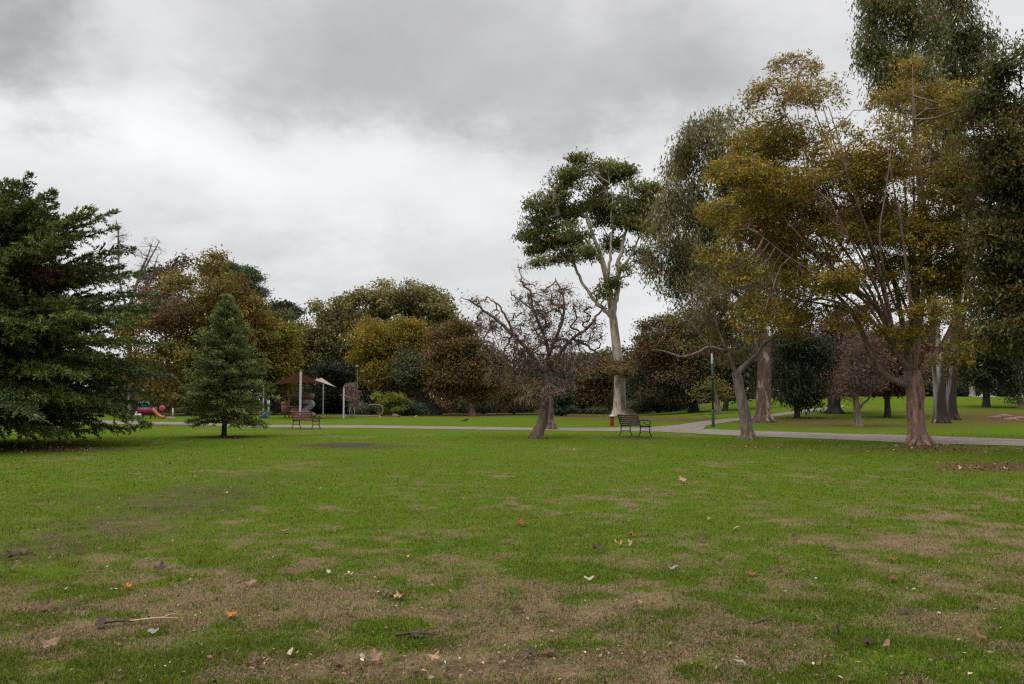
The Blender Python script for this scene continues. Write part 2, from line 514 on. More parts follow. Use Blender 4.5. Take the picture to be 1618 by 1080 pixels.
LITTER = [(1570, 738, 110, 11, .85), (1480, 710, 190, 6, .55), (1200, 706, 140, 4, .5), (1460, 704, 60, 4, .7), (1480, 652, 230, 8, .52), (1300, 668, 130, 9, .5), (1440, 670, 240, 10, .45), (620, 1055, 260, 18, .34), (850, 1040, 90, 14, .4), (40, 890, 50, 14, .4), (80, 965, 60, 10, .3), (640, 947, 50, 9, .35), (1250, 1050, 200, 20, .25), (1180, 684, 60, 4, .3), (1600, 660, 90, 10, .8),
          (1000, 661, 150, 4, .6), (1110, 663, 110, 3.5, .7), (354, 691, 42, 2.2, 1.0), (60, 709, 150, 6, .75), (750, 657, 60, 2, .7), (860, 692, 22, 2, .5), (900, 658, 60, 2.5, .6),
          (1400, 676, 130, 4, .35), (235, 672, 120, 2.0, .9), (1250, 662, 60, 3, .5), (600, 657, 140, 2, .7)]


def gmask(lst, px, py, x, y, seed):
    wx = (fbm(x * .9, y * .9, seed, 4) - .5); wy = (fbm(x * .9 + 40, y * .9, seed + 9, 4) - .5)
    m = np.zeros_like(px)
    for (cx, cy, rx, ry, a) in lst:
        d = ((px - cx) / rx + wx * .8) ** 2 + ((py - cy) / ry + wy * .9) ** 2
        g = a * np.exp(-d * .8); m = np.maximum(m, g) + .45 * np.minimum(m, g)
    return m


def masks(x, y):
    z = TZ(x, y)
    px, py = proj(x, y, z)
    front = y > 1.5
    px = np.where(front, px, 800); py = np.where(front, py, 1075)
    st = gmask(STRAW, px, py, x, y, 21)
    near = S((16 - y) / 12) * .22
    st = st + near + 1.0 * (fbm(x * .42, y * .42, 60, 7) - .5) + .10 + 1.1 * (fbm(x * 1.7, y * 1.7, 99, 5) - .5) + 1.2 * (fbm(x * 4.2, y * 4.2, 199, 3) - .5) * S((22 - y) / 8)
    so_ = gmask(SOIL, px, py, x, y, 31)
    li = gmask(LITTER, px, py, x, y, 41)
    woods = S((y - 76) / 10) * (1 - S((x / np.maximum(y, 1) - .2) / .1))
    so_ = np.maximum(so_, .9 * woods)
    return np.clip(st, 0, 1), np.clip(so_, 0, 1), np.clip(li, 0, 1)


def build_ground():
    def grow(a, f, lim):
        o = []; s = a[1]; x = a[0]
        while x < lim: x += s; s *= f; o.append(x)
        return o
    xp = list(np.arange(0, 15, .15)) + grow((15, .2), 1.06, 80) + grow((80, 6), 1.3, 1800)
    xs = np.array([-v for v in xp[:0:-1]] + xp)
    ys = np.array([-1500, -600, -250, -100, -45, -20, -10, -5, -2, 0, 1.5, 2.5] + list(np.arange(3, 20, .12)) + list(np.arange(20, 110, .45)) + grow((110, 1), 1.25, 1900))
    X, Y = np.meshgrid(xs, ys)
    x = X.ravel(); y = Y.ravel()
    z = TZ(x, y)
    st, so_, li = masks(x, y)
    nx, ny = len(xs), len(ys)
    i = np.arange(ny - 1)[:, None] * nx + np.arange(nx - 1)[None]
    q = np.stack([i, i + 1, i + nx + 1, i + nx], -1).reshape(-1, 4)
    o = mesh_obj('ground', np.stack([x, y, z], 1), q, ground_material(), cols=np.stack([st, so_, li], 1), smooth=True)
    tag(o, kind='structure')


build_ground()


def build_grass(N=560000):
    px = rng.uniform(-220, 1840, N); py = 684 + (1150 - 684) * rng.random(N) ** .92
    u = (CY - py) / F
    dx = (px - CX) / F; dy = cT - sT * u; dz = sT + cT * u
    t = CAMZ / -dz
    x = dx * t; y = dy * t
    x = x + rng.normal(0, .02, N); y = y + rng.normal(0, .02, N) * (1 + y * .05)
    ok = ~in_path(px, py)
    x, y, px, py = x[ok], y[ok], px[ok], py[ok]
    st, so_, li = masks(x, y)
    bare = np.clip(so_ * 1.0 + li * 1.0 + .3 * st - .10 + 2.0 * (fbm(x * 3.5, y * 3.5, 77, 5) - .5) + 1.2 * so_ * (fbm(x * 1.1, y * 1.1, 177, 4) - .5), 0, .92)
    keep = rng.random(len(x)) > bare * .95
    x, y, st = x[keep], y[keep], st[keep]
    n = len(x)
    tuft = fbm(x * 6, y * 6, 88, 3)
    dry = np.clip(st * .95 + 1.7 * (fbm(x * 1.7, y * 1.7, 99, 5) - .5) + 2.6 * (fbm(x * 4.2, y * 4.2, 199, 3) - .5), 0, .85)
    isdry = rng.random(n) < dry * .95 + .06
    d = np.sqrt(x * x + y * y)
    L = (.014 + .030 * rng.random(n)) * (.5 + 1.0 * tuft) * np.where(isdry, .85, 1.0) * (1 + d * .012)
    W = np.maximum(.0036 + .0022 * rng.random(n), .00055 * d)
    az = rng.uniform(0, 2 * math.pi, n)
    tilt = np.where(isdry, rng.uniform(.7, 1.5, n), rng.uniform(.3, 1.4, n))
    h = np.stack([np.cos(az), np.sin(az), np.zeros(n)], 1)
    s = np.stack([-np.sin(az), np.cos(az), np.zeros(n)], 1)
    up = np.array([0, 0, 1.])
    z = TZ(x, y)
    p0 = np.stack([x, y, z - .002], 1)
    d1 = h * np.sin(tilt * .6)[:, None] + up * np.cos(tilt * .6)[:, None]
    d2 = h * np.sin(tilt * 1.15)[:, None] + up * np.cos(tilt * 1.15)[:, None]
    p1 = p0 + d1 * (L * .5)[:, None]; p2 = p1 + d2 * (L * .55)[:, None]
    p2[:, 2] = np.maximum(p2[:, 2], z + .002)
    w = s * (W * .5)[:, None]
    v = np.stack([p0 - w, p0 + w, p1 + w * .8, p1 - w * .8, p2], 1).reshape(-1, 3)
    b = np.arange(n) * 5
    q = np.stack([b, b + 1, b + 2, b + 3], 1); t3 = np.stack([b + 3, b + 2, b + 4], 1)
    big = fbm(x * .3, y * .3, 55, 4)[:, None]
    gA = np.array([.049, .094, .008]); gB = np.array([.098, .121, .015])
    green = gA * (1 - big) + gB * big
    green = green * rng.uniform(.7, 1.3, (n, 1)) * np.array([1, 1, 1]) + rng.normal(0, .008, (n, 1)) * np.array([1, .2, 0])
    straw = np.array([.185, .135, .072]) * rng.uniform(.45, 1.5, (n, 1))
    yel = np.array([.15, .135, .035]) * rng.uniform(.6, 1.2, (n, 1))
    c = np.where(isdry[:, None], straw, np.where((rng.random(n) < .16)[:, None], yel, green))
    c = np.clip(np.repeat(c, 5, 0), .002, 1)
    o = mesh_obj('grass', v, [q, t3], M['grass'], cols=c)
    tag(o, 'short patchy green and straw coloured grass blades across the lawn', 'grass', kind='stuff')


build_grass()


# ------------------------------------------------------------------ trees
def colonize(seeds, spar, attr, step, iters=60, jit=.15, kill=None):
    nodes = list(seeds); par = list(spar)
    kill = kill or step * 1.3
    A = np.asarray(attr); nA = len(A)
    N = np.asarray(nodes)
    D = np.full(nA, 1e9); I = np.zeros(nA, int)
    for s in range(0, len(N), 256):
        dd = np.linalg.norm(A[:, None] - N[None, s:s + 256], axis=2); j = dd.argmin(1); m = dd[np.arange(nA), j]
        up = m < D; D[up] = m[up]; I[up] = j[up] + s
    alive = D > kill
    for it in range(iters):
        idx = np.where(alive)[0]
        if len(idx) == 0: break
        P0 = np.asarray(nodes)[I[idx]]
        v = A[idx] - P0; v /= np.linalg.norm(v, axis=1, keepdims=True) + 1e-9
        uq, inv = np.unique(I[idx], return_inverse=True)
        acc = np.zeros((len(uq), 3)); np.add.at(acc, inv, v)
        acc /= np.linalg.norm(acc, axis=1, keepdims=True) + 1e-6
        acc += rng.normal(0, jit, acc.shape)
        acc /= np.linalg.norm(acc, axis=1, keepdims=True) + 1e-6
        new = np.asarray(nodes)[uq] + acc * step
        n0 = len(nodes)
        nodes.extend(new); par.extend(uq.tolist())
        for s in range(0, len(new), 400):
            dd = np.linalg.norm(A[idx][:, None] - new[None, s:s + 400], axis=2); j = dd.argmin(1); m = dd[np.arange(len(idx)), j]
            up = m < D[idx]; ii = idx[up]; D[ii] = m[up]; I[ii] = j[up] + n0 + s
        alive[idx] = D[idx] > kill
        if len(nodes) > 9000: break
    # short twig into every clump
    n0 = len(nodes)
    nodes.extend(A); par.extend(I.tolist())
    return np.asarray(nodes), np.asarray(par), n0


def leaf_cloud(centers, ccol, n, sig, L, W, droop, outward=None, flat=.6, lv=.35, upb=1.0, cj=.11):
    k = len(centers)
    i = np.repeat(np.arange(k), n)
    m = len(i)
    p = centers[i] + rng.normal(0, 1, (m, 3)) * np.array([sig, sig, sig * flat])
    d = rng.normal(0, 1, (m, 3)); d[:, 2] -= droop * 2.2
    if outward is not None: d += outward[i] * .6
    nr = rng.normal(0, .8, (m, 3)); nr[:, 2] += upb
    LL = L * rng.uniform(1 - lv, 1 + lv, m); WW = W * rng.uniform(1 - lv, 1 + lv, m)
    v, q = leaf_quads(p, d, nr, LL, WW)
    c = ccol[i] * np.exp(rng.normal(0, cj, (m, 1))) * np.exp(rng.normal(0, cj * .4, (m, 3)))
    return v, q, np.repeat(c, 4, 0)


BRIGHT = {'fig_tree': 1.4, 'white_gum': 1.35, 'red_bark_tree': 1.3, 'round_tree': 1.2, 'brown_tree': 1.25, 'evergreen_tree': 1.25, 'rusty_tree': 1.1, 'pine_tree': 1.25, 'gnarled_tree': 1.45, 'willow_tree': .85}
DENSE = {'autumn_tree', 'round_tree', 'rusty_tree', 'brown_tree'}


def tree(name, label, cat, base, crown, pal, trunk=None, limbs=(), tr=5, n=400, bark='b_dark', rt=.012, layers=None, L=.3, W=.16, lpc=30, sig=.5,
         droop=.25, p=.22, group=None, patches=(), sides=3, dz=.35, stepf=.05, jit=.18, flat=.6, rexp=2.2, upb=1.0, depth=None, wig=.02, trj=.06, gz=None, colj=.2, puff=10, pr=.30, bright=1.4, pz=.62, kink=0.0, lr=1.0, rmax=9.0):
    B = G(*base)
    Y = B[1] if depth is None else depth
    if Y > 60: L, W, lpc = L * .78, W * .78, int(lpc * 1.45)
    if depth is not None:
        d = ray(*base); B = np.array([d[0] / d[1] * depth, depth, 0]); B[2] = float(TZ(B[0], B[1]))
    s = Y / F
    root = empty(name, B, label, cat, group)
    bright *= BRIGHT.get(name, 1.0)
    if name in DENSE: puff, pr, n = 8, .35, int(n * 1.3)
    crown = [tuple(c) + (1.0,) * (5 - len(c)) for c in crown]
    if Y > 60 and puff and name != 'white_gum':
        ex = []
        for c in crown:
            if min(c[2], c[3]) < 14: continue
            for a0 in rng.uniform(-.15, math.pi + .15, 4):
                rr_ = rng.uniform(.2, .38) * min(c[2], c[3]); k_ = rng.uniform(.8, 1.05)
                ex.append((c[0] + c[2] * k_ * math.cos(a0), c[1] - c[3] * k_ * math.sin(a0), rr_ * 1.25, rr_, c[4] * 1.3))
        crown = crown + ex
    xs = [c[0] for c in crown]
    half = (max(c[0] + c[2] for c in crown) - min(c[0] - c[2] for c in crown)) * .5 * s
    # attractors
    w = np.array([c[2] * c[3] * c[4] for c in crown]); w = w / w.sum()
    att = []; outw = []
    for c, f in zip(crown, w):
        m = max(3, int(round(n * f)))
        dy = rng.uniform(-1, 1) * dz * max(0, half - c[2] * s * .8)
        u = rng.normal(0, 1, (m, 3)); u /= np.linalg.norm(u, axis=1, keepdims=True)
        r = rng.random(m) ** p
        q = u * r[:, None]
        if puff and m > 2 * puff:
            k_ = rng.integers(0, max(2, m // puff), m)
            q = q[k_] + rng.normal(0, pr, (m, 3)) * np.array([1, 1, pz]); u = u[k_] * .7 + rng.normal(0, .3, (m, 3)) + np.array([0, 0, .25])
        ql = np.linalg.norm(q, axis=1, keepdims=True); q = q * np.minimum(1, 1.06 / np.maximum(ql, 1e-6))
        C = P(c[0], c[1], Y + dy)
        rd = max(c[2], min(c[3], c[2] * 1.3) * .8) * s
        att.append(C + q * np.array([c[2] * s, rd, c[3] * s])); outw.append(u)
    att = np.concatenate(att); outw = np.concatenate(outw)
    gzv = B[2] + .15
    att[:, 2] = np.maximum(att[:, 2], gzv + rng.random(len(att)) * .3)
    height = att[:, 2].max() - B[2]
    # trunk and limbs given in photo px (x, y, half width[, depth offset m])
    if trunk is None:
        top = np.average([c[1] for c in crown], weights=[c[2] * c[3] for c in crown]); cx = np.average(xs, weights=[c[2] * c[3] for c in crown])
        b = base
        hgt = b[1] - top
        trunk = [(b[0], b[1], tr * 1.35), (b[0] + wig * hgt * .3, b[1] - hgt * .12, tr), (b[0] * .75 + cx * .25 - wig * hgt, b[1] - hgt * .45, tr * .85), (b[0] * .4 + cx * .6, b[1] - hgt * .8, tr * .6), (cx, top, tr * .4)]
    TM = MB(); seeds = []; spar = []; srad = []

    def chain(ch, first):
        pts = []; rad = []
        for j, e in enumerate(ch):
            dy = e[3] if len(e) > 3 else 0
            q = P(e[0], e[1], Y + dy)
            pts.append(q); rad.append(e[2] * s * (1.0 if first else lr))
        pts = np.array(pts)
        if first:
            pts[0] = B - np.array([0, 0, .08])
        elif len(seeds):
            k0 = int(np.linalg.norm(np.asarray(seeds) - pts[0], axis=1).argmin())
            pts = np.concatenate([[seeds[k0]], pts[1:]]); 
        pts, rad = smooth_chain(pts, rad, 5)
        if kink and not first: pts[1:] = pts[1:] + rng.normal(0, 1, (len(pts) - 1, 3)) * kink * np.linspace(.3, 1, len(pts) - 1)[:, None]
        v, q, t = tube(pts, rad, 12 if Y < 62 else 8, True, trj if Y < 62 else 0, len(seeds))
        TM.add(v, q, t)
        k = len(seeds)
        pr = k0 if not first else -1
        for j, q_ in enumerate(pts):
            seeds.append(q_); spar.append(pr if j == 0 else k + j - 1); srad.append(rad[j])
    chain(trunk, True)
    for l in limbs: chain(l, False)
    if Y < 62 and len(trunk) > 4:
        r0 = trunk[1][2] * s
        for a0 in np.linspace(0, 6.28, 8)[:-1] + rng.uniform(0, .5, 7):
            dv = np.array([math.cos(a0), math.sin(a0), 0]); k2 = rng.uniform(1.3, 1.9)
            c_, r_ = smooth_chain([B + dv * r0 * .15 + [0, 0, r0 * 2.0], B + dv * r0 * .7 + [0, 0, r0 * .7], B + dv * r0 * k2 + [0, 0, -.05]], [r0 * .3, r0 * .42, r0 * .15], 4)
            TM.add(*tube(c_, r_, 8, True, .05, 3))
    ns = len(seeds)
    step = max(.12, stepf * max(half * 2, height))
    # growth starts above the first third of the trunk
    sd_ = np.array(seeds)
    low = sd_[:, 2] < B[2] + .3 * height * (0.5 if not len(limbs) else .6)
    if len(limbs): low = low | (rng.random(len(sd_)) < .58)
    sd2 = sd_.copy(); sd2[low] += np.array([0, 0, -1e4]) if (~low).any() else 0
    nodes, par, n0 = colonize(list(sd2), spar, att, step, jit=jit)
    nodes[:ns] = sd_
    rad = np.zeros(len(nodes)); acc = np.zeros(len(nodes))
    for i in range(len(nodes) - 1, ns - 1, -1):
        r_ = max(acc[i] ** (1 / rexp), rt) if acc[i] > 0 else rt
        rad[i] = r_
        if par[i] >= 0: acc[par[i]] += r_ ** rexp
    rad = np.minimum(rad, rmax); rad[:ns] = srad
    e = np.arange(ns, len(nodes))
    A_, B_ = nodes[par[e]], nodes[e]
    ra = np.minimum(np.where(par[e] < ns, rad[e] * 1.4, rad[par[e]]), rad[e] * 1.6); rb = rad[e] * np.where(e >= n0, .5, 1)
    v, q = prisms(A_, B_, ra, rb, sides)
    TM.add(v, q)
    tk = TM.build('trunk', M[bark], None, smooth=True)
    tk.data.transform(__import__('mathutils').Matrix.Translation(Vector(-B))); tk.parent = root
    # foliage
    pal = np.minimum(np.asarray(pal, float) * bright, .3)
    # neighbouring clumps share a tint
    h = noise2(att[:, 0] * .9 / max(half, .5) * 3 + 7 * len(label), att[:, 2] / max(half, .5) * 3, 3) * .6 + rng.random(len(att)) * .4
    o_ = np.clip((h * len(pal)).astype(int), 0, len(pal) - 1)
    cc = pal[o_] * np.exp(rng.normal(0, colj, (len(att), 1)))
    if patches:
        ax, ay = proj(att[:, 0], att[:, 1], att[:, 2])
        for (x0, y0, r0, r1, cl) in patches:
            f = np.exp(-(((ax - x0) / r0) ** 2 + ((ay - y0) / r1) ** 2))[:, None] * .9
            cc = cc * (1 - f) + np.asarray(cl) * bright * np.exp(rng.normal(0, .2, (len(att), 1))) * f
    if layers is None:
        layers = [dict(part='crown', mat='leaf', lpc=lpc, sig=sig, L=L, W=W, droop=droop, flat=flat, frac=1.0)]
    for ly in layers:
        fr = ly.get('frac', 1.0)
        sel = rng.random(len(att)) < fr
        if not sel.any(): sel[0] = True
        col = cc[sel]
        if 'pal' in ly:
            pl = np.asarray(ly['pal']); col = pl[rng.integers(0, len(pl), sel.sum())] * np.exp(rng.normal(0, .2, (sel.sum(), 1)))
        v, q, c = leaf_cloud(att[sel], col, ly['lpc'], ly['sig'], ly['L'], ly['W'], ly['droop'], outw[sel], ly.get('flat', .6), upb=upb)
        low_ = v[:, 2] < B[2] + .02
        v[low_, 2] = B[2] + .02
        mesh_obj(ly['part'], v, q, M[ly['mat']], root, cols=np.clip(c, .003, .9), origin=B)
    return root


def conifer(name, label, cat, base, h, prof, pal, nb=110, nl=26, tr=.14, elev=(-.1, .7), droop=.35, L=.13, W=.03, needles=26, bark='b_dark', start=.04, sub=.5, patches=(), depth=None, tilt=.0, rag=.25, clear=.0):
    B = G(*base)
    if depth is not None:
        d = ray(*base); B = np.array([d[0] / d[1] * depth, depth, 0]); B[2] = float(TZ(B[0], B[1]))
    root = empty(name, B, label, cat)
    tp = np.array([[0, 0, -.08], [.0, 0, h * .06], [.02, .02, h * .4], [-.02, 0, h * .75], [0, 0, h]])
    pts, rr = smooth_chain(tp, [tr * 1.5, tr, tr * .75, tr * .4, .012], 5)
    T = MB(); T.tube(pts, rr, 12)
    EA, EB, ER = [], [], []; NP, ND, NC = [], [], []
    pal = np.asarray(pal)
    for b in range(nb):
        t = start + (1 - start) * ((b + rng.random()) / nb) ** 1.0
        az = b * 2.39996 + rng.normal(0, .25)
        Lb = np.interp(t, [q[0] for q in prof], [q[1] for q in prof]) * rng.uniform(1 - rag, 1 + rag * .5)
        if Lb < .1: Lb = .1
        el = np.interp(t, [0, 1], elev) + rng.normal(0, .1)
        hang = clear * 9 * rng.random() ** .7
        m = 9; dro = droop * (1.25 - t * .85)
        o = np.array([0, 0, h * t]); p = [o]
        for j in range(m):
            f = (j + 1) / m
            e_ = el - dro * (f ** 1.6) * 1.6 + dro * .35 * (f > .8)
            dv = np.array([math.cos(az) * math.cos(e_), math.sin(az) * math.cos(e_), math.sin(e_)])
            az += rng.normal(0, .06)
            q = p[-1] + dv * Lb / m
            q[2] = max(q[2], clear + .12 + hang + .2 * rng.random())
            p.append(q)
        p = np.array(p)
        r0 = .014 + .02 * Lb * .35
        rads = np.linspace(r0, .005, m + 1)
        EA.append(p[:-1]); EB.append(p[1:]); ER.append(np.stack([rads[:-1], rads[1:]], 1))
        col = pal[rng.integers(len(pal))] * math.exp(rng.normal(0, .15))
        k = max(5, int(nl * min(1, .35 + Lb / 3)))
        for j in range(k):
            f = .12 + .88 * (j + rng.random()) / k
            x = f * m; i = min(int(x), m - 1)
            a = p[i] + (p[i + 1] - p[i]) * (x - i)
            bd = p[i + 1] - p[i]; bd = bd / np.linalg.norm(bd)
            sgn = 1 if j % 2 else -1
            side = np.cross(bd, [0, 0, 1.]); side /= np.linalg.norm(side) + 1e-6
            Ls = (sub * Lb * (1.05 - f) + .16) * rng.uniform(.6, 1.2)
            dv = bd * .75 + side * sgn * rng.uniform(.5, 1.0) + np.array([0, 0, rng.normal(-.02, .25)])
            dv /= np.linalg.norm(dv)
            e1 = a + dv * Ls * .55 + np.array([0, 0, -.02 * Ls]); e2 = e1 + (dv + np.array([0, 0, -droop * .9])) * Ls * .45
            EA.append(np.array([a, e1])); EB.append(np.array([e1, e2])); ER.append(np.array([[.007, .005], [.005, .002]]))
            nn = max(6, int(needles * (Ls / .6)))
            g = rng.random(nn)
            pos = np.where(g[:, None] < .55, a + (e1 - a) * (g / .55)[:, None], e1 + (e2 - e1) * ((g - .55) / .45)[:, None])
            nd_ = dv * .7 + rng.normal(0, .55, (nn, 3)) + np.array([0, 0, .18])
            NP.append(pos); ND.append(nd_); NC.append(np.repeat(col[None] * math.exp(rng.normal(0, .18)), nn, 0))
        # a tip tuft
        nn = needles
        NP.append(p[-1] + rng.normal(0, .05, (nn, 3)) + 0); ND.append((p[-1] - p[-2]) * 4 + rng.normal(0, .5, (nn, 3))); NC.append(np.repeat(col[None] * 1.1, nn, 0))
    EA = np.concatenate(EA); EB = np.concatenate(EB); ER = np.concatenate(ER)
    v, q = prisms(EA, EB, ER[:, 0], ER[:, 1], 4)
    T.add(v, q); T.build('trunk', M[bark], root, smooth=True)
    NP = np.concatenate(NP); ND = np.concatenate(ND); NC = np.concatenate(NC)
    m = len(NP)
    ND /= np.linalg.norm(ND, axis=1, keepdims=True) + 1e-9
    nr = rng.normal(0, .6, (m, 3)); nr[:, 2] += 1
    LL = L * rng.uniform(.6, 1.3, m); WW = W * rng.uniform(.6, 1.3, m)
    if patches:
        ax, ay = proj(NP[:, 0] + B[0], NP[:, 1] + B[1], NP[:, 2] + B[2])
        for (x0, y0, r0, r1, cl) in patches:
            f = np.exp(-(((ax - x0) / r0) ** 2 + ((ay - y0) / r1) ** 2))[:, None] * .85
            NC = NC * (1 - f) + np.asarray(cl) * f
    v, q = leaf_quads(NP + ND * (LL * .4)[:, None], ND, nr, LL, WW)
    v[:, 2] = np.maximum(v[:, 2], .02)
    c = np.repeat(NC * np.exp(rng.normal(0, .15, (m, 1))), 4, 0)
    mesh_obj('crown', v, q, M['needle'], root, cols=np.clip(c, .003, .9))
    return root


# ---- conifers at the left
conifer('cedar_tree', 'big dark cedar at left edge of lawn, drooping branches touching the grass', 'tree', (-62, 706), 6.9,
        [(0, 5.0), (.12, 5.5), (.3, 6.0), (.5, 5.7), (.65, 5.0), (.8, 4.2), (.92, 2.9), (1, .7)],
        [(.095, .13, .034), (.075, .108, .03), (.115, .15, .036), (.13, .15, .038), (.09, .128, .052)],
        nb=330, nl=50, tr=.34, elev=(.02, .80), droop=.34, L=.15, W=.045, needles=38, bark='b_brown', start=.13, sub=.34, clear=.05,
        patches=[(70, 435, 60, 22, (.14, .05, .02)), (120, 400, 60, 30, (.07, .062, .02)), (170, 410, 40, 40, (.06, .065, .02))])
conifer('fir_tree', 'small blue-green fir standing alone on the left lawn beside the playground', 'tree', (354, 690), 5.75,
        [(0, 1.5), (.1, 1.6), (.18, 1.95), (.27, 2.0), (.45, 1.72), (.7, 1.0), (.88, .42), (1, .06)],
        [(.15, .18, .062), (.12, .15, .046), (.175, .20, .08), (.125, .15, .038)],
        nb=165, nl=26, tr=.10, elev=(.05, .8), droop=.24, L=.12, W=.028, needles=30, start=.09, sub=.40, rag=.32, clear=.04)

# ---- left background
tree('bare_tree', 'leafless grey tree rising behind the big cedar', 'tree', (207, 656), [(188, 385, 17, 38), (238, 405, 22, 36), (215, 440, 25, 30)], [(.07, .05, .04)],
     trunk=[(207, 656, 5), (206, 600, 4), (204, 520, 3.2), (206, 480, 3)],
     limbs=[[(206, 482, 3), (215, 452, 2.4), (224, 425, 2), (233, 405, 1.3), (240, 385, .8)], [(204, 500, 2.2), (190, 450, 1.8), (187, 400, 1.4), (187, 365, 1), (183, 346, .5)], [(215, 450, 1.8), (235, 412, 1.5), (246, 392, 1), (252, 380, .6)], [(206, 490, 2), (220, 468, 1.7), (240, 430, 1.2), (250, 402, .6)]],
     n=150, bark='b_grey', rt=.02, puff=0, rmax=.07, layers=[dict(part='twigs', mat='twig', lpc=7, sig=.3, L=.45, W=.022, droop=-.1)], depth=82, jit=.4, sides=4)
AUT = [(.125, .072, .016), (.15, .098, .018), (.115, .078, .016), (.11, .098, .018), (.10, .06, .022), (.13, .11, .02)]
tree('autumn_tree', 'large domed tree in orange-brown autumn leaf between cedar and fir', 'tree', (300, 657), [(318, 478, 72, 62), (300, 530, 88, 60), (350, 535, 75, 70), (285, 590, 78, 50), (355, 600, 70, 45), (250, 500, 30, 45)], AUT,
     n=1100, L=.32, W=.22, lpc=34, sig=.5, p=.2, tr=6, patches=[(268, 497, 26, 20, (.11, .065, .06)), (330, 580, 90, 40, (.12, .1, .02)), (240, 470, 25, 40, (.10, .05, .035))], depth=80)
tree('autumn_tree', 'yellow-green bushy tree behind the fir, left of the shade sail', 'tree', (432, 657), [(425, 555, 38, 45), (410, 590, 42, 45), (440, 590, 28, 35), (400, 520, 22, 28)],
     [(.15, .12, .018), (.12, .11, .02), (.17, .11, .018), (.10, .10, .02)], n=520, L=.32, W=.2, lpc=32, sig=.45, tr=4, depth=84)
tree('gum_sapling', 'thin crown of sparse dark leaves topping the orange autumn tree', 'tree', (272, 656), [(276, 418, 14, 10, .7), (292, 412, 9, 12, .6), (262, 425, 10, 8, .6), (240, 433, 14, 10, .7), (250, 455, 30, 25, .4)], [(.04, .045, .025), (.07, .05, .05), (.05, .05, .03)],
     n=90, L=.5, W=.3, lpc=9, sig=.45, tr=3, depth=90, rt=.02)
tree('pine_tree', 'dark umbrella pine crown leaning out behind the orange autumn tree', 'tree', (350, 656), [(348, 422, 26, 12), (372, 436, 26, 18), (392, 452, 24, 16), (405, 466, 14, 7)], [(.035, .055, .024), (.045, .06, .024), (.03, .048, .024)],
     n=330, L=.4, W=.16, lpc=36, sig=.5, tr=4, depth=92, trunk=[(345, 656, 5), (346, 560, 4), (350, 480, 3), (365, 445, 2)], flat=.45)
tree('gum_tree', 'dark clumped crown peeping over the green trees left of the fig', 'tree', (440, 656), [(430, 489, 15, 9), (447, 486, 12, 8), (464, 491, 12, 10), (440, 500, 22, 6)], [(.025, .036, .018), (.03, .042, .02)],
     n=130, L=.5, W=.3, lpc=26, sig=.55, tr=3, depth=108, rt=.03)
tree('evergreen_tree', 'mid-green rounded tree between the yellow-green tree and the fig', 'tree', (452, 656), [(440, 518, 38, 20), (462, 535, 32, 28), (430, 545, 30, 30), (470, 570, 30, 35)], [(.05, .066, .022), (.06, .066, .026), (.075, .06, .03), (.045, .06, .02)],
     n=420, L=.4, W=.24, lpc=30, sig=.6, tr=4, depth=98)

# ---- centre background
FIG = [(.075, .068, .020), (.09, .078, .026), (.062, .062, .02), (.10, .08, .03), (.055, .056, .018)]
tree('fig_tree', 'massive spreading olive fig behind the playground, tallest crown of the far line', 'tree', (572, 656),
     [(522, 502, 40, 25), (508, 520, 30, 25), (575, 486, 40, 24), (598, 466, 28, 16), (632, 466, 44, 20), (668, 482, 34, 24), (694, 494, 22, 22), (640, 510, 70, 40), (560, 530, 60, 40), (500, 560, 32, 40), (692, 540, 30, 45), (600, 545, 80, 35), (530, 585, 45, 25, .8)],
     FIG, n=1500, L=.42, W=.26, lpc=30, sig=.55, p=.22, tr=13, depth=98, limbs=[[(572, 610, 8), (540, 570, 6), (515, 530, 4)], [(572, 610, 8), (610, 560, 6), (640, 510, 4)], [(578, 620, 7), (640, 570, 5), (680, 520, 3)]], colj=.28)
tree('golden_tree', 'bright olive-yellow tree in front of the big fig', 'tree', (622, 656), [(622, 522, 40, 20), (600, 545, 32, 30), (640, 550, 36, 34), (585, 570, 26, 26), (668, 560, 18, 26), (620, 590, 46, 34), (650, 605, 30, 26)],
     [(.155, .125, .012), (.135, .115, .012), (.17, .115, .016), (.12, .10, .015), (.15, .10, .022)], n=760, L=.28, W=.17, lpc=34, sig=.45, p=.2, tr=5, depth=84, patches=[(640, 610, 50, 28, (.12, .08, .025))])
tree('rusty_tree', 'rust-brown autumn tree on a short flared red trunk beyond the path', 'tree', (746, 656), [(725, 545, 34, 34), (705, 575, 26, 36), (745, 580, 40, 36), (722, 612, 40, 22), (762, 605, 22, 26)],
     [(.095, .056, .024), (.11, .065, .022), (.085, .058, .024), (.09, .072, .022), (.07, .048, .022)], n=620, L=.3, W=.18, lpc=32, sig=.5, trunk=[(747, 657, 8), (745, 645, 4.5), (741, 632, 3.4), (736, 610, 3), (730, 580, 2)], bark='b_red', depth=78)
tree('leaning_tree', 'dark evergreen on a thick black trunk leaning hard to the left', 'tree', (692, 653), [(655, 585, 28, 22), (675, 598, 24, 16), (695, 590, 20, 20), (640, 598, 18, 14)], [(.05, .058, .024), (.06, .066, .027), (.07, .068, .032)],
     n=320, L=.34, W=.2, lpc=30, sig=.5, trunk=[(693, 653, 11), (684, 643, 8), (670, 628, 7), (655, 612, 5), (645, 598, 3)], depth=80)
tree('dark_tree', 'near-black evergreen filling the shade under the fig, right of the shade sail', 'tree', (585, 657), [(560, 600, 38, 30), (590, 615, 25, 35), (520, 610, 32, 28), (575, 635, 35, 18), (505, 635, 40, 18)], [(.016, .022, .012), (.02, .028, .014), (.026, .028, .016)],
     n=480, L=.4, W=.22, lpc=26, sig=.6, tr=5, depth=90)  # shade of the hollow under the fig, put into near-black leaf colour


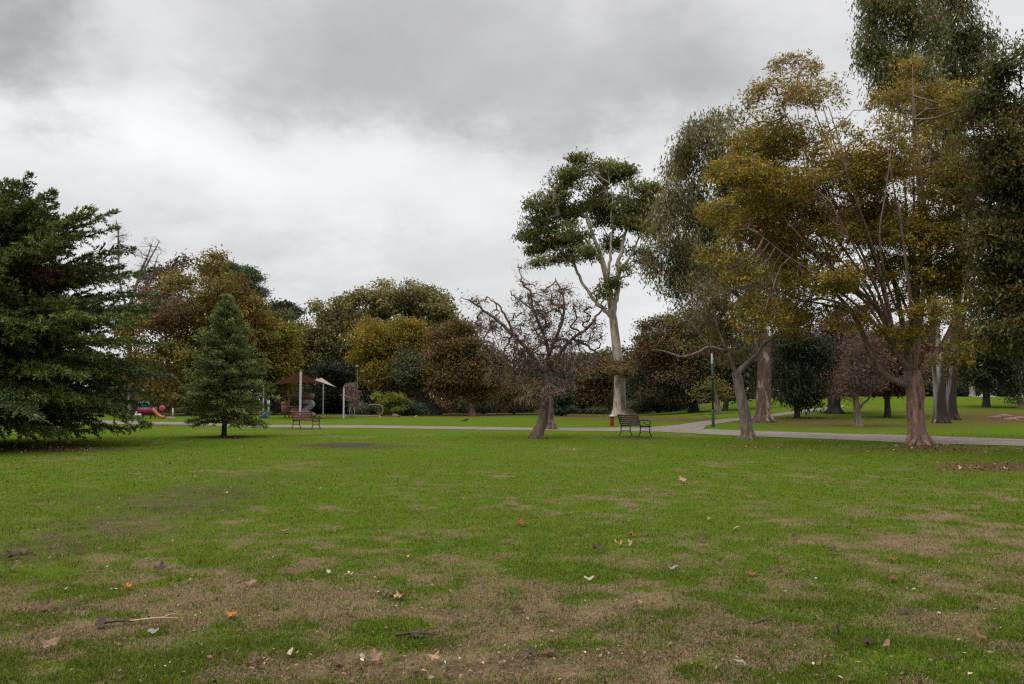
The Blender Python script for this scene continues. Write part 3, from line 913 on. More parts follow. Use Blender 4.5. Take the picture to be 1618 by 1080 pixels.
def shrub(name, label, base, crown, pal, n=120, L=.2, W=.1, lpc=24, sig=.22, depth=None, **k):
    return tree(name, label, 'shrub', base, crown, pal, n=n, L=L, W=W, lpc=lpc, sig=sig, tr=1.0, rt=.008, depth=depth, wig=.1, **k)


shrub('shrub', 'bright leafy green shrub under the olive-yellow tree', (618, 657), [(612, 628, 20, 12), (625, 636, 18, 14), (608, 642, 16, 12)], [(.10, .13, .02), (.13, .13, .02), (.07, .10, .02)], depth=76, n=150)
shrub('shrub', 'grey-green feathery shrub right of the bright green shrub', (637, 656), [(636, 634, 8, 14), (642, 642, 10, 10)], [(.085, .10, .06), (.07, .09, .05)], depth=77, n=90, W=.06)
shrub('shrub', 'low blue-green hedge-like shrub at the foot of the leaning black trunk', (655, 656), [(645, 649, 14, 6), (660, 646, 14, 7), (672, 648, 10, 6)], [(.035, .075, .045), (.05, .08, .05), (.07, .09, .06)], depth=78, n=130)
shrub('shrub', 'orange-tan shrub just right of the leaning black trunk', (704, 655), [(700, 641, 10, 9), (712, 644, 9, 8)], [(.24, .12, .05), (.2, .12, .05), (.22, .15, .06)], depth=88, n=100)
shrub('shrub', 'dark green shrub between fence hoop and bright green shrub', (590, 658), [(583, 646, 12, 9), (596, 648, 8, 8)], [(.04, .05, .025), (.06, .062, .035)], depth=80, n=90)
shrub('shrub', 'grey-green clipped shrub beside the staked young tree', (572, 658), [(570, 645, 13, 9)], [(.07, .075, .05), (.085, .085, .06)], depth=82, n=90)
shrub('shrub', 'dark olive shrub behind the red flared trunk', (765, 655), [(760, 640, 18, 12), (730, 642, 14, 10), (778, 645, 12, 8)], [(.035, .05, .024), (.05, .056, .026)], depth=86, n=150)
tree('willow_tree', 'tan fine-twigged weeping bush left of the gnarled bare tree', 'tree', (812, 653), [(800, 618, 24, 20), (825, 615, 26, 22), (812, 636, 34, 14), (848, 628, 18, 18)], [(.17, .115, .055), (.15, .11, .05), (.14, .12, .045)],
     n=420, lpc=26, L=.55, W=.06, sig=.4, droop=.9, tr=2, depth=84)
tree('autumn_tree', 'brown-olive tree beyond the lawn, right of the gnarled bare tree', 'tree', (935, 653), [(915, 595, 32, 32), (940, 605, 28, 30), (955, 585, 22, 22), (925, 630, 36, 18)], [(.09, .07, .028), (.11, .075, .03), (.075, .07, .026), (.06, .062, .026)],
     n=520, L=.34, W=.2, lpc=28, sig=.55, tr=4, depth=92)
tree('slender_tree', 'narrow dark green leafy tree just right of the gnarled trunk', 'tree', (888, 656), [(884, 600, 11, 18), (888, 625, 12, 20), (884, 642, 12, 12)], [(.03, .055, .028), (.024, .045, .024)],
     n=230, L=.26, W=.18, lpc=26, sig=.28, tr=2, depth=76)
shrub('shrub', 'pale olive shrub at the right foot of the white gum trunk', (1008, 655), [(1003, 641, 14, 9), (1015, 645, 12, 8)], [(.11, .10, .055), (.13, .11, .06), (.08, .08, .04)], depth=84, n=110)
shrub('shrub', 'low dark green bush left of the white gum trunk', (915, 655), [(905, 645, 16, 8), (945, 646, 16, 8)], [(.04, .055, .028), (.06, .066, .035)], depth=88, n=130)

# ---- the tall white gum
tree('white_gum', 'tall gum with smooth white trunk and dark umbrella crown in mid lawn', 'tree', (979, 655),
     [(918, 257, 18, 13), (897, 284, 30, 18), (940, 276, 38, 20), (985, 270, 26, 16), (1016, 292, 24, 18), (1000, 322, 38, 26), (868, 306, 28, 18), (845, 335, 22, 20), (836, 364, 20, 16), (835, 392, 18, 12, .9), (880, 340, 34, 24), (925, 322, 38, 26), (962, 340, 38, 24), (905, 368, 34, 20), (868, 380, 26, 18), (888, 405, 24, 14), (1005, 358, 26, 20), (965, 440, 13, 18, .9), (955, 462, 11, 10, .9), (985, 425, 9, 9, .9), (930, 400, 18, 14, .9), (960, 385, 26, 14, .8), (850, 412, 16, 10, .8), (1000, 402, 22, 14, .7), (1028, 335, 16, 24, .7), (985, 572, 26, 10, 1.2), (962, 578, 16, 9, 1.2), (975, 588, 20, 7, 1.2)],
     [(.055, .062, .018), (.068, .072, .020), (.08, .076, .024), (.052, .058, .018), (.088, .078, .024)],
     trunk=[(979, 656, 15), (979, 648, 11.2), (979, 635, 9.8), (979, 600, 8.6), (976, 565, 7.6), (972, 530, 6.9), (969, 505, 6.4), (966, 485, 5.6), (962, 455, 5.4), (955, 425, 4.6), (948, 400, 3.6), (938, 375, 2.8), (930, 350, 2)],
     limbs=[[(969, 500, 5.5), (974, 465, 4.8), (977, 430, 4.2), (980, 400, 3.4), (990, 365, 2.6), (1000, 335, 1.6)],
            [(967, 500, 4.5), (950, 485, 3.8), (936, 470, 3.2), (918, 440, 2.8), (905, 415, 2.4), (890, 400, 1.8), (872, 385, 1.2)],
            [(955, 425, 3.2), (930, 385, 2.6), (905, 360, 1.8), (880, 340, 1.2)], [(958, 440, 3), (965, 400, 2.6), (968, 360, 2), (965, 320, 1.3)],
            [(977, 430, 2.4), (998, 400, 2), (1012, 370, 1.4), (1018, 330, .9)], [(978, 440, 1.5), (1000, 432, 1.2), (1020, 428, .6)]],
     n=950, lpc=30, L=.46, W=.17, sig=.42, droop=.5, p=.3, bark='b_gum', depth=78, rt=.03, flat=.5, patches=[(976, 580, 34, 20, (.11, .062, .028))], puff=6, pr=.36, lr=.85, kink=.12, trj=.03, sides=4, dz=.5)
# ---- gnarled bare tree in mid lawn
tree('gnarled_tree', 'gnarled leaning old fruit tree with tangled, almost leafless twigs in mid lawn', 'tree', (848, 692),
     [(745, 480, 24, 16, .8), (775, 510, 32, 28), (800, 545, 34, 34), (838, 470, 26, 30, .7), (830, 520, 40, 34), (878, 470, 36, 30, 1.2), (880, 520, 44, 40, 1.2), (865, 570, 60, 44, 1.2), (925, 480, 28, 24, .7), (930, 530, 30, 30, .7), (910, 575, 30, 28), (800, 590, 34, 32), (850, 612, 50, 24, .5), (822, 432, 10, 20, .5), (815, 600, 30, 24, .6), (885, 600, 30, 24, .6)],
     [(.085, .06, .048), (.10, .07, .056), (.07, .052, .044)],
     trunk=[(846, 693, 12), (851, 682, 9), (857, 665, 7.6), (861, 640, 6.8), (862, 612, 6.2), (860, 590, 5.6)],
     limbs=[[(860, 592, 5), (840, 560, 4), (812, 530, 4.2), (785, 505, 3.4), (762, 488, 2.6), (748, 478, 1.8), (735, 472, 1.0)], [(861, 590, 4.6), (866, 555, 3.8), (856, 520, 3.2), (842, 490, 3.2), (838, 462, 2.4), (826, 448, 1.7), (822, 425, .8)],
            [(862, 590, 4.8), (882, 560, 4), (905, 535, 3.3), (932, 515, 3.2), (945, 495, 2.4), (958, 480, 1.2)], [(866, 560, 4), (884, 520, 3.4), (892, 485, 2.6), (885, 455, 1.6), (878, 440, .9)],
            [(812, 530, 3), (800, 500, 2.4), (782, 478, 1.8), (770, 470, 1)], [(905, 535, 3), (925, 545, 2.6), (945, 560, 2), (958, 575, 1)], [(785, 505, 2), (770, 525, 1.8), (760, 550, 1.2)], [(842, 490, 2), (815, 470, 1.6), (805, 458, 1)]],
     n=2000, bark='b_brown', rt=.0095, sides=4, stepf=.03, jit=.55, rexp=2.7, p=.4, dz=.6, puff=14, pr=.35, kink=.032, lr=.72,
     layers=[dict(part='twigs', mat='twig', lpc=3, sig=.10, L=.22, W=.016, droop=.5, flat=.9), dict(part='crown', mat='leaf', lpc=3, sig=.14, L=.08, W=.05, droop=.4, frac=.75, pal=[(.12, .06, .04), (.1, .06, .03), (.14, .08, .05)])])
tree('old_tree', 'dark lumpy trunk standing close behind the gnarled leaning tree', 'tree', (872, 678), [(880, 600, 22, 26), (895, 570, 20, 20)], [(.06, .045, .04)],
     trunk=[(873, 679, 9.5), (872, 672, 7.5), (868, 662, 5.5), (869, 650, 6.5), (867, 638, 6), (870, 620, 4.5), (876, 600, 3)], n=110, bark='b_brown', rt=.008, layers=[dict(part='twigs', mat='twig', lpc=8, sig=.3, L=.35, W=.016, droop=.2)], trj=.14)

# ---- right of the gum
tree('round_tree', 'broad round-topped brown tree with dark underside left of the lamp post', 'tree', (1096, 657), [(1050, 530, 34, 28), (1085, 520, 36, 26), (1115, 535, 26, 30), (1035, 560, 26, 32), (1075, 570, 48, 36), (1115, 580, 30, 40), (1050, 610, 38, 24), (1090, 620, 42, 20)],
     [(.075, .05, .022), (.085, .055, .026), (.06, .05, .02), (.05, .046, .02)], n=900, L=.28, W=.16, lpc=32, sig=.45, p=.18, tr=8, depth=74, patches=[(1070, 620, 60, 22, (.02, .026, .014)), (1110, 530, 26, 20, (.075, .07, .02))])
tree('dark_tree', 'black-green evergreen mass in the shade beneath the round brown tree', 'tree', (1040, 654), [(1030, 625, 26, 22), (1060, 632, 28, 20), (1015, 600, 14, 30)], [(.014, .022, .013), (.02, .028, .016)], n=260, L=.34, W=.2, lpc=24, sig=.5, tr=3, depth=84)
tree('orange_tree', 'little tree with orange and yellow leaves behind the lamp post', 'tree', (1136, 655), [(1110, 618, 16, 12, .8), (1125, 608, 16, 12), (1142, 620, 14, 14), (1105, 628, 10, 8, .6)], [(.14, .065, .016), (.12, .085, .02), (.08, .075, .02), (.10, .05, .02)],
     trunk=[(1136, 656, 5.5), (1134, 642, 4.5), (1132, 625, 3), (1128, 612, 2)], n=80, L=.24, W=.14, lpc=10, sig=.35, bark='b_grey', depth=66, puff=0)
tree('dark_trunk_tree', 'dark-trunked tree just right of the lamp post beyond the branch path', 'tree', (1146, 652), [(1150, 590, 26, 24), (1165, 610, 22, 20), (1180, 580, 22, 30)], [(.045, .045, .02), (.055, .05, .024)], tr=4.5, n=240, L=.34, W=.2, lpc=22, sig=.5, depth=72)

EUC = [(.105, .10, .036), (.125, .112, .04), (.092, .088, .034), (.135, .112, .042)]
tree('peeling_gum', 'tall drooping grey-green gum on a thick trunk with flaking red-brown bark', 'tree', (1206, 667),
     [(1082, 222, 26, 24), (1112, 208, 26, 20), (1145, 196, 26, 20), (1068, 262, 18, 26), (1100, 262, 36, 30), (1150, 250, 40, 40), (1050, 318, 22, 22), (1080, 325, 40, 36), (1038, 350, 26, 26), (1060, 388, 40, 26), (1120, 350, 46, 46), (1035, 415, 20, 24, .8), (1075, 420, 36, 24, .8), (1115, 420, 40, 30), (1180, 330, 46, 60), (1170, 430, 50, 50), (1220, 420, 40, 50), (1100, 460, 40, 24, .5), (1060, 455, 36, 26, .6), (1110, 490, 50, 30, .6), (1220, 300, 40, 60)],
     EUC, trunk=[(1205, 667, 17), (1206, 655, 12.5), (1207, 620, 11), (1208, 570, 10), (1206, 540, 9), (1196, 490, 7), (1180, 430, 5.5), (1160, 360, 4), (1140, 290, 3), (1125, 230, 1.6)],
     limbs=[[(1208, 560, 7), (1210, 552, 7), (1214, 545, 6)], [(1200, 500, 4), (1170, 470, 3.2), (1130, 440, 2.4), (1090, 410, 1.8), (1060, 380, 1.2)], [(1190, 470, 4), (1205, 400, 3), (1215, 330, 2)], [(1165, 380, 3), (1120, 330, 2), (1085, 270, 1.3)]],
     n=1700, p=.3, bark='b_peel', rt=.014, sides=4, puff=9, pr=.24, pz=1.1, jit=.35, layers=[dict(part='crown', mat='leaf', lpc=26, L=.32, W=.085, sig=.34, droop=1.0, flat=1.2, frac=.72), dict(part='twigs', mat='twig', lpc=6, L=.6, W=.03, sig=.4, droop=.5, pal=[(.14, .11, .09), (.11, .085, .07)])], dz=.5, upb=.3)
tree('sprawling_tree', 'thin pale leaning tree with long bare sprawling limbs beside the path', 'tree', (1182, 693),
     [(1140, 520, 30, 26), (1150, 560, 22, 18, .8), (1175, 490, 40, 30), (1140, 470, 40, 26, .6), (1210, 480, 36, 30), (1235, 520, 26, 22, .5), (1090, 500, 36, 22, .35), (1190, 440, 40, 24, .6), (1070, 545, 30, 14, .25), (1130, 430, 30, 24, .5)],
     [(.13, .10, .016), (.11, .095, .018), (.09, .08, .02), (.10, .07, .03)],
     trunk=[(1183, 694, 14), (1181, 684, 10.5), (1177, 655, 9), (1171, 625, 8), (1166, 600, 7.5), (1163, 588, 7)],
     limbs=[[(1163, 590, 4), (1157, 572, 3), (1150, 555, 2.4), (1135, 520, 1.8), (1128, 480, 1.1)], [(1165, 590, 5.5), (1180, 575, 4.4), (1195, 560, 3.8), (1204, 545, 3.2), (1225, 532, 2.6), (1255, 522, 1.6), (1290, 512, .9)],
            [(1150, 556, 2.8), (1122, 548, 2.6), (1105, 556, 2.6), (1085, 563, 2.4), (1070, 562, 2), (1050, 555, 1.4), (1030, 552, .7)], [(1195, 560, 2.8), (1200, 520, 2.2), (1190, 480, 1.6), (1180, 445, .9)], [(1122, 548, 1.8), (1100, 520, 1.4), (1080, 500, .8)], [(1204, 545, 2), (1240, 545, 1.6), (1275, 535, 1.1), (1300, 530, .6)]],
     n=520, bark='b_grey', rt=.006, sides=4, jit=.3, dz=.5, p=.4,
     layers=[dict(part='crown', mat='leaf', lpc=24, sig=.2, L=.13, W=.05, droop=.3, frac=.6), dict(part='twigs', mat='twig', lpc=12, sig=.28, L=.34, W=.012, droop=.2, pal=[(.13, .10, .08), (.1, .075, .06)])])
tree('dark_conifer', 'dark green drooping tree just right of the peeling gum trunk', 'tree', (1259, 660), [(1252, 515, 20, 30), (1288, 545, 18, 24), (1240, 550, 16, 24), (1265, 560, 26, 30), (1250, 590, 24, 28), (1275, 600, 26, 28), (1245, 620, 22, 20), (1280, 630, 22, 16)], [(.02, .03, .016), (.026, .036, .018), (.036, .042, .022)],
     n=420, L=.34, W=.1, lpc=30, sig=.4, droop=.6, tr=4.2)
BRN = [(.09, .05, .032), (.10, .056, .036), (.075, .048, .034), (.11, .065, .04)]
tree('brown_tree', 'brown-leaved tree on a short thick black trunk beside the branch path', 'tree', (1318, 653), [(1310, 540, 36, 30), (1340, 520, 34, 30), (1300, 575, 26, 34), (1335, 575, 40, 34), (1310, 605, 36, 20)], BRN, tr=10, n=560, L=.26, W=.15, lpc=28, sig=.42, p=.22, trunk=[(1318, 654, 12), (1318, 645, 10), (1319, 620, 9), (1322, 590, 7), (1326, 550, 4)])
tree('brown_tree', 'rust-brown tree on a slim black trunk left of the big red-barked tree', 'tree', (1402, 659), [(1385, 560, 36, 36), (1415, 550, 34, 34), (1395, 600, 40, 24), (1430, 590, 26, 30), (1440, 540, 26, 30)], [(.085, .045, .028), (.10, .055, .03), (.07, .045, .028)], tr=4.6, n=560, L=.26, W=.15, lpc=28, sig=.42, p=.22)
tree('twiggy_tree', 'slender grey-trunked tree with thin brown twigs on the leaf-littered lawn', 'tree', (1356, 673), [(1345, 590, 34, 34), (1370, 580, 30, 36), (1355, 620, 34, 20, .8), (1350, 540, 30, 24, .7)], BRN,
     trunk=[(1357, 674, 9), (1356, 666, 5.5), (1354, 645, 5), (1352, 625, 4.2), (1350, 600, 3), (1350, 570, 2)], limbs=[[(1355, 650, 2.6), (1364, 637, 2.2), (1372, 630, 1.6), (1380, 610, 1)]],
     n=420, bark='b_grey', rt=.007, sides=4, jit=.3, layers=[dict(part='twigs', mat='twig', lpc=14, sig=.32, L=.36, W=.014, droop=.2, pal=[(.10, .07, .055), (.085, .06, .05)]), dict(part='crown', mat='leaf', lpc=12, sig=.3, L=.13, W=.08, droop=.3, frac=.7)])

# ---- the big red-barked tree
FAN = []
for (ex_, ey_, dy_) in [(1228, 150, -1.2), (1262, 100, .6), (1292, 140, 1.4), (1196, 205, .3), (1322, 215, -1.6), (1160, 275, -.6), (1225, 285, 1.8), (1300, 290, -2.2), (1416, 135, 1.7), (1442, 100, -.7), (1478, 150, .9), (1528, 165, -.4), (1400, 215, -2.3), (1475, 240, 2.2), (1365, 330, 2.4), (1190, 360, -1.8)]:
    sx_ = 1418 if ex_ < 1350 else 1446
    sy_ = 552 if ex_ < 1350 else 540
    FAN.append([(sx_, sy_, 3.4, 0), (sx_ + (ex_ - sx_) * .22, sy_ + (ey_ - sy_) * .30, 2.9, dy_ * .3), (sx_ + (ex_ - sx_) * .50, sy_ + (ey_ - sy_) * .56, 2.2, dy_ * .7), (sx_ + (ex_ - sx_) * .80, sy_ + (ey_ - sy_) * .8, 1.5, dy_), (ex_, ey_, .6, dy_)])
GOLD = [(.145, .107, .012), (.128, .102, .012), (.11, .093, .014), (.16, .104, .012), (.10, .086, .016), (.145, .084, .018)]
tree('red_bark_tree', 'big many-limbed tree with reddish bark and golden olive leaves at right', 'tree', (1452, 702),
     [(1255, 112, 40, 26, .45), (1225, 155, 40, 30, .5), (1290, 150, 36, 40, .35), (1200, 215, 40, 34, .9), (1255, 230, 50, 40, .8), (1310, 230, 40, 44, .45), (1165, 280, 40, 30), (1225, 300, 60, 40), (1300, 310, 60, 40), (1145, 335, 36, 28), (1200, 365, 60, 36, .8), (1280, 380, 70, 40), (1360, 350, 60, 40), (1440, 108, 24, 16, .6), (1420, 150, 44, 36, .55), (1475, 165, 40, 40, .6), (1405, 230, 50, 50, .65), (1470, 260, 55, 50, .75), (1530, 170, 34, 40, .8), (1535, 270, 40, 60, .9), (1390, 300, 40, 40, .8), (1430, 370, 60, 44), (1500, 370, 50, 50), (1350, 430, 60, 30, .7), (1440, 440, 50, 36, .6), (1520, 450, 36, 44, .8), (1135, 400, 24, 24, .6), (1170, 420, 30, 24, .6), (1240, 430, 40, 26, .6), (1540, 520, 26, 40, .7), (1390, 480, 40, 24, .5), (1300, 440, 50, 30), (1250, 490, 50, 30, .7), (1200, 500, 40, 34, .6), (1330, 500, 40, 24, .4), (1470, 500, 36, 30, .7), (1480, 440, 40, 40), (1400, 350, 60, 40), (1500, 300, 50, 50), (1340, 270, 50, 40, .8), (1510, 560, 26, 20, .6), (1420, 530, 30, 24, .4)],
     GOLD,
     trunk=[(1452, 703, 21), (1451, 694, 15.5), (1449, 675, 13.2), (1447, 645, 12.6), (1446, 620, 13), (1443, 600, 13.5), (1441, 585, 11)],
     limbs=[[(1440, 612, 8.5), (1415, 602, 7.2), (1392, 585, 6.4), (1374, 556, 6), (1362, 525, 5.4), (1345, 492, 4.4), (1318, 462, 3.6), (1285, 440, 2.8), (1245, 422, 2), (1205, 405, 1.2)],
            [(1440, 592, 8.5), (1420, 560, 7.2), (1408, 525, 6), (1388, 488, 4.8), (1352, 455, 3.8, -.6), (1315, 425, 3, -1), (1275, 385, 2.2, -1.4), (1235, 340, 1.4, -1.6)],
            [(1442, 588, 8), (1430, 545, 6.6), (1424, 500, 5.4, .5), (1415, 455, 4.4, .9), (1395, 400, 3.4, 1.2), (1365, 330, 2.6, 1.4), (1335, 250, 1.8, 1.5), (1310, 170, 1, 1.5)],
            [(1444, 588, 8), (1450, 540, 6.5), (1456, 490, 5.4), (1462, 440, 4.4), (1464, 380, 3.6), (1458, 300, 2.8), (1450, 220, 2), (1442, 130, .9)],
            [(1450, 598, 8), (1472, 568, 6.8), (1494, 535, 5.6), (1508, 500, 4.6), (1516, 450, 3.6), (1524, 380, 2.8), (1535, 300, 2), (1540, 220, 1.2)],
            [(1462, 470, 3.4), (1485, 420, 2.8, 1), (1500, 350, 2.2, 1.4), (1505, 260, 1.5, 1.6), (1495, 190, .9, 1.6)],
            [(1388, 488, 3.4), (1360, 470, 3, 1), (1320, 430, 2.4, 1.6), (1290, 350, 1.8, 2), (1270, 250, 1.3, 2), (1258, 150, .7, 2)],
            [(1345, 492, 2.8), (1300, 480, 2.2), (1255, 470, 1.6), (1215, 450, 1)], [(1424, 500, 3), (1400, 440, 2.5, -1.2), (1390, 370, 2, -1.8), (1400, 300, 1.4, -2), (1410, 220, .9, -2)],
            [(1436, 560, 5), (1440, 505, 4.2, -.8), (1436, 450, 3.4, -1.3), (1428, 390, 2.4, -1.6), (1420, 320, 1.5, -1.7)], [(1414, 545, 4.2), (1380, 510, 3.6, -.6), (1330, 480, 2.8, -1), (1290, 470, 1.8, -1.3)]] + FAN,
     n=5200, puff=5, pr=.42, lr=.7, rmax=.032, bark='b_red', rt=.0075, sides=4, stepf=.028, jit=.26, p=.36, dz=.55, rexp=2.3,
     layers=[dict(part='crown', mat='leaf', lpc=27, sig=.15, L=.12, W=.05, droop=.15, flat=.55), dict(part='twigs', mat='twig', lpc=3, sig=.2, L=.3, W=.011, droop=-.3, pal=[(.2, .135, .10), (.16, .11, .085)])],
     patches=[(1260, 130, 70, 60, (.135, .09, .028)), (1300, 320, 50, 25, (.125, .078, .02)), (1440, 190, 60, 60, (.12, .088, .022)), (1530, 330, 50, 160, (.075, .066, .014))], colj=.25)

# ---- twin gums with mottled white trunks
EU2 = [(.09, .09, .032), (.106, .10, .036), (.078, .078, .03), (.12, .102, .038)]
tree('mottled_gum', 'very tall gum, nearer of the twin mottled white trunks behind the red-barked tree', 'tree', (1487, 668),
     [(1375, 25, 28, 40), (1410, 15, 36, 40), (1370, 85, 24, 34, .7), (1405, 90, 36, 44), (1450, 40, 44, 50), (1395, 150, 30, 34, .7), (1440, 120, 44, 44), (1420, -60, 50, 44), (1360, 60, 16, 18, .4), (1460, 190, 40, 40, .7)],
     EU2, trunk=[(1487, 669, 14), (1487, 658, 10.5), (1485, 630, 9), (1482, 580, 8), (1476, 520, 7), (1468, 430, 6.5), (1455, 300, 5.5), (1445, 180, 4), (1438, 60, 3), (1430, -50, 1.5)],
     n=950, lpc=20, L=.32, W=.085, sig=.32, droop=1.1, p=.35, bark='b_twin', rt=.014, sides=4, puff=9, pr=.22, pz=1.3, flat=1.3, upb=.3)
tree('mottled_gum', 'very tall gum, farther right of the twin mottled white trunks', 'tree', (1504, 663),
     [(1510, 30, 40, 44), (1550, 75, 26, 32), (1565, 90, 16, 18, .5), (1500, 100, 44, 50), (1545, 130, 30, 36), (1485, -30, 60, 40), (1520, 180, 40, 50)],
     EU2, trunk=[(1505, 664, 12), (1504, 655, 9), (1503, 620, 7.5), (1507, 560, 7), (1512, 480, 6), (1514, 350, 5), (1512, 220, 4), (1508, 100, 2.6), (1500, 0, 1.3)],
     limbs=[[(1506, 600, 4.5), (1516, 555, 3.8), (1522, 510, 3), (1530, 420, 2), (1540, 300, 1.2)]],
     n=780, lpc=20, L=.34, W=.088, sig=.33, droop=1.1, p=.35, bark='b_twin', rt=.016, sides=4, puff=9, pr=.22, pz=1.3, flat=1.3, upb=.3)

# ---- right edge
tree('dark_tree', 'near dark-leaved tree overhanging the right edge of the photo', 'tree', (1725, 722),
     [(1600, 110, 34, 34, .8), (1575, 170, 40, 40), (1605, 230, 50, 60), (1560, 260, 36, 50, .8), (1600, 330, 60, 60), (1565, 390, 44, 50), (1610, 440, 56, 60), (1575, 480, 40, 40), (1600, 535, 40, 34), (1570, 540, 26, 22, .6), (1700, 300, 110, 200, .8), (1680, 500, 80, 90, .6), (1700, 100, 80, 80, .6)],
     [(.034, .037, .014), (.052, .05, .017), (.078, .068, .02), (.028, .032, .013)], n=2600, lpc=30, L=.13, W=.05, sig=.17, droop=.5, puff=8, pr=.3, pz=.9, p=.3, bark='b_dark', rt=.006, sides=3, tr=16, dz=.3,
     patches=[(1545, 300, 36, 120, (.05, .042, .014))])
tree('dark_trunk_tree', 'dark evergreen with straight black trunk standing on the far right lawn', 'tree', (1558, 643), [(1550, 560, 34, 30), (1580, 555, 36, 34), (1530, 585, 24, 22), (1570, 590, 36, 18), (1600, 575, 26, 24)], [(.02, .03, .014), (.03, .038, .016), (.05, .05, .02)], tr=5.6, n=460, L=.36, W=.2, lpc=28, sig=.5)
tree('olive_tree', 'grey-green olive-like tree with pale trunk at the far right edge', 'tree', (1612, 644), [(1606, 600, 20, 26), (1620, 585, 26, 30), (1598, 622, 12, 12)], [(.075, .08, .05), (.06, .066, .04)], tr=4, n=320, L=.26, W=.1, lpc=26, sig=.4, bark='b_gum')
tree('pale_gum', 'slim pale-trunked gum at the back of the far right lawn', 'tree', (1536, 631), [(1530, 560, 30, 30), (1545, 540, 26, 26), (1520, 590, 20, 16)], [(.075, .06, .03), (.09, .065, .03)], tr=4.5, n=300, L=.4, W=.2, lpc=24, sig=.6, bark='b_gum', depth=112)
for i, (bx, cw, ch, cyy, lab, pal) in enumerate([
        (1345, 40, 36, 590, 'brown bushy tree at the back, behind the black-trunked brown tree', BRN),
        (1425, 40, 40, 585, 'dark green tree at the back, left of the red-barked trunk', [(.035, .045, .02), (.05, .055, .024)]),
        (1470, 34, 44, 580, 'deep green tree at the back, just behind the mottled twin trunks', [(.03, .045, .022), (.045, .055, .024)]),
        (1585, 44, 44, 570, 'olive tree at the back behind the far right lawn', [(.05, .05, .022), (.07, .055, .026)]),
        (1645, 46, 60, 560, 'dark tree at the back, half outside the right edge', [(.03, .036, .018), (.045, .045, .02)]),
        (1510, 32, 40, 590, 'brown-green tree at the back, right of the mottled twin trunks', [(.07, .05, .026), (.05, .05, .022)]),
        (1290, 40, 46, 580, 'dark tree at the back, right of the branch path', [(.025, .034, .018), (.04, .045, .02)]),
        (1195, 44, 50, 575, 'dark olive tree at the back, behind the peeling gum trunk', [(.04, .042, .02), (.055, .05, .024)])]):
    tree('background_tree', lab, 'tree', (bx, 632), [(bx - cw * .4, cyy, cw * .6, ch * .7), (bx + cw * .4, cyy - 6, cw * .6, ch * .7), (bx, cyy + ch * .5, cw, ch * .5), (bx, cyy - ch * .5, cw * .6, ch * .5)], pal,
         tr=4, n=320, L=.5, W=.28, lpc=24, sig=.7, depth=118 + 3 * i, group='trees at the back of the park')


# ---- far woodland mass
def woodland():
    pts = []; cl = []
    pal = np.array([(.045, .05, .022), (.07, .055, .028), (.035, .042, .02), (.085, .06, .03), (.055, .056, .026)])
    for i in range(60):
        x = -110 + 230 * i / 59 + rng.normal(0, 1.5); y = rng.uniform(138, 158)
        h = rng.uniform(7.5, 11.0); z0 = float(TZ(x, y)); r = rng.uniform(3.2, 5.0)
        m = 130
        u = rng.normal(0, 1, (m, 3)); u /= np.linalg.norm(u, axis=1, keepdims=True); u *= (rng.random(m) ** .25)[:, None]
        pts.append(np.array([x, y, z0 + h * .52]) + u * np.array([r, r, h * .5])); c = pal[rng.integers(len(pal))]; cl.append(np.repeat(c[None], m, 0))
    p = np.concatenate(pts); c = np.concatenate(cl)
    v, q, cc = leaf_cloud(p, c, 14, .9, .75, .45, .2)
    v[:, 2] = np.maximum(v[:, 2], -.1)
    o = mesh_obj('distant_woodland', v, q, M['leaf'], cols=np.clip(cc, .003, .9))
    tag(o, 'far belt of mixed dark trees closing the park behind everything', 'woodland', kind='stuff')


woodland()


def undergrowth():
    pts = []; cl = []
    pal = np.array([(.035, .05, .022), (.05, .055, .026), (.028, .038, .02), (.075, .058, .03), (.045, .06, .035)])
    for i in range(150):
        px = rng.uniform(-250, 1900)
        Y = rng.uniform(94, 102) if px < 1050 else rng.uniform(121, 134)
        p = P(px, 650, Y); z0 = float(TZ(p[0], Y)); h = rng.uniform(1.2, 3.2); r = rng.uniform(1.2, 2.4); m = 70
        u = rng.normal(0, 1, (m, 3)); u /= np.linalg.norm(u, axis=1, keepdims=True); u *= (rng.random(m) ** .3)[:, None]
        pts.append(np.array([p[0], Y, z0 + h * .45]) + u * np.array([r, r, h * .5])); cl.append(np.repeat(pal[rng.integers(len(pal))][None], m, 0))
    p = np.concatenate(pts); c = np.concatenate(cl)
    v, q, cc = leaf_cloud(p, c, 14, .4, .38, .2, .1)
    v[:, 2] = np.maximum(v[:, 2], TZ(v[:, 0], v[:, 1]) + .02)
    o = mesh_obj('undergrowth', v, q, M['leaf'], cols=np.clip(cc, .003, .9))
    tag(o, 'dim shrubby undergrowth filling the shade beneath the back line of trees', 'undergrowth', kind='stuff')


undergrowth()

# ------------------------------------------------------------------ park furniture
M['slat'] = paint_material('bench_timber', (.085, .05, .04), .6, 0, .4, 9)
M['slat_red'] = paint_material('red_bench_timber', (.15, .055, .045), .6, 0, .35, 9)
M['iron'] = paint_material('cast_iron', (.018, .02, .018), .5, .3, .3, 12)
M['green_paint'] = paint_material('green_paint', (.006, .034, .021), .45, 0, .3, 4)
M['pale_paint'] = paint_material('pale_paint', (.34, .34, .32), .5, 0, .1, 4)
M['red_paint'] = paint_material('red_paint', (.22, .022, .012), .5, 0, .3, 4)
M['post_paint'] = paint_material('post_paint', (.18, .172, .15), .5, 0, .12, 2)
M['sail_brown'] = paint_material('brown_sail', (.024, .012, .0075), 1.0, 0, .25, 1.2, 0.0)
M['sail_beige'] = paint_material('beige_sail', (.24, .2, .165), .8, 0, .12, 1.2, .05)
M['slide_grey'] = paint_material('slide_plastic', (.24, .25, .27), .35, 0, .15, 2)
M['panel_red'] = paint_material('panel_redbrown', (.2, .075, .06), .55, 0, .25, 3)
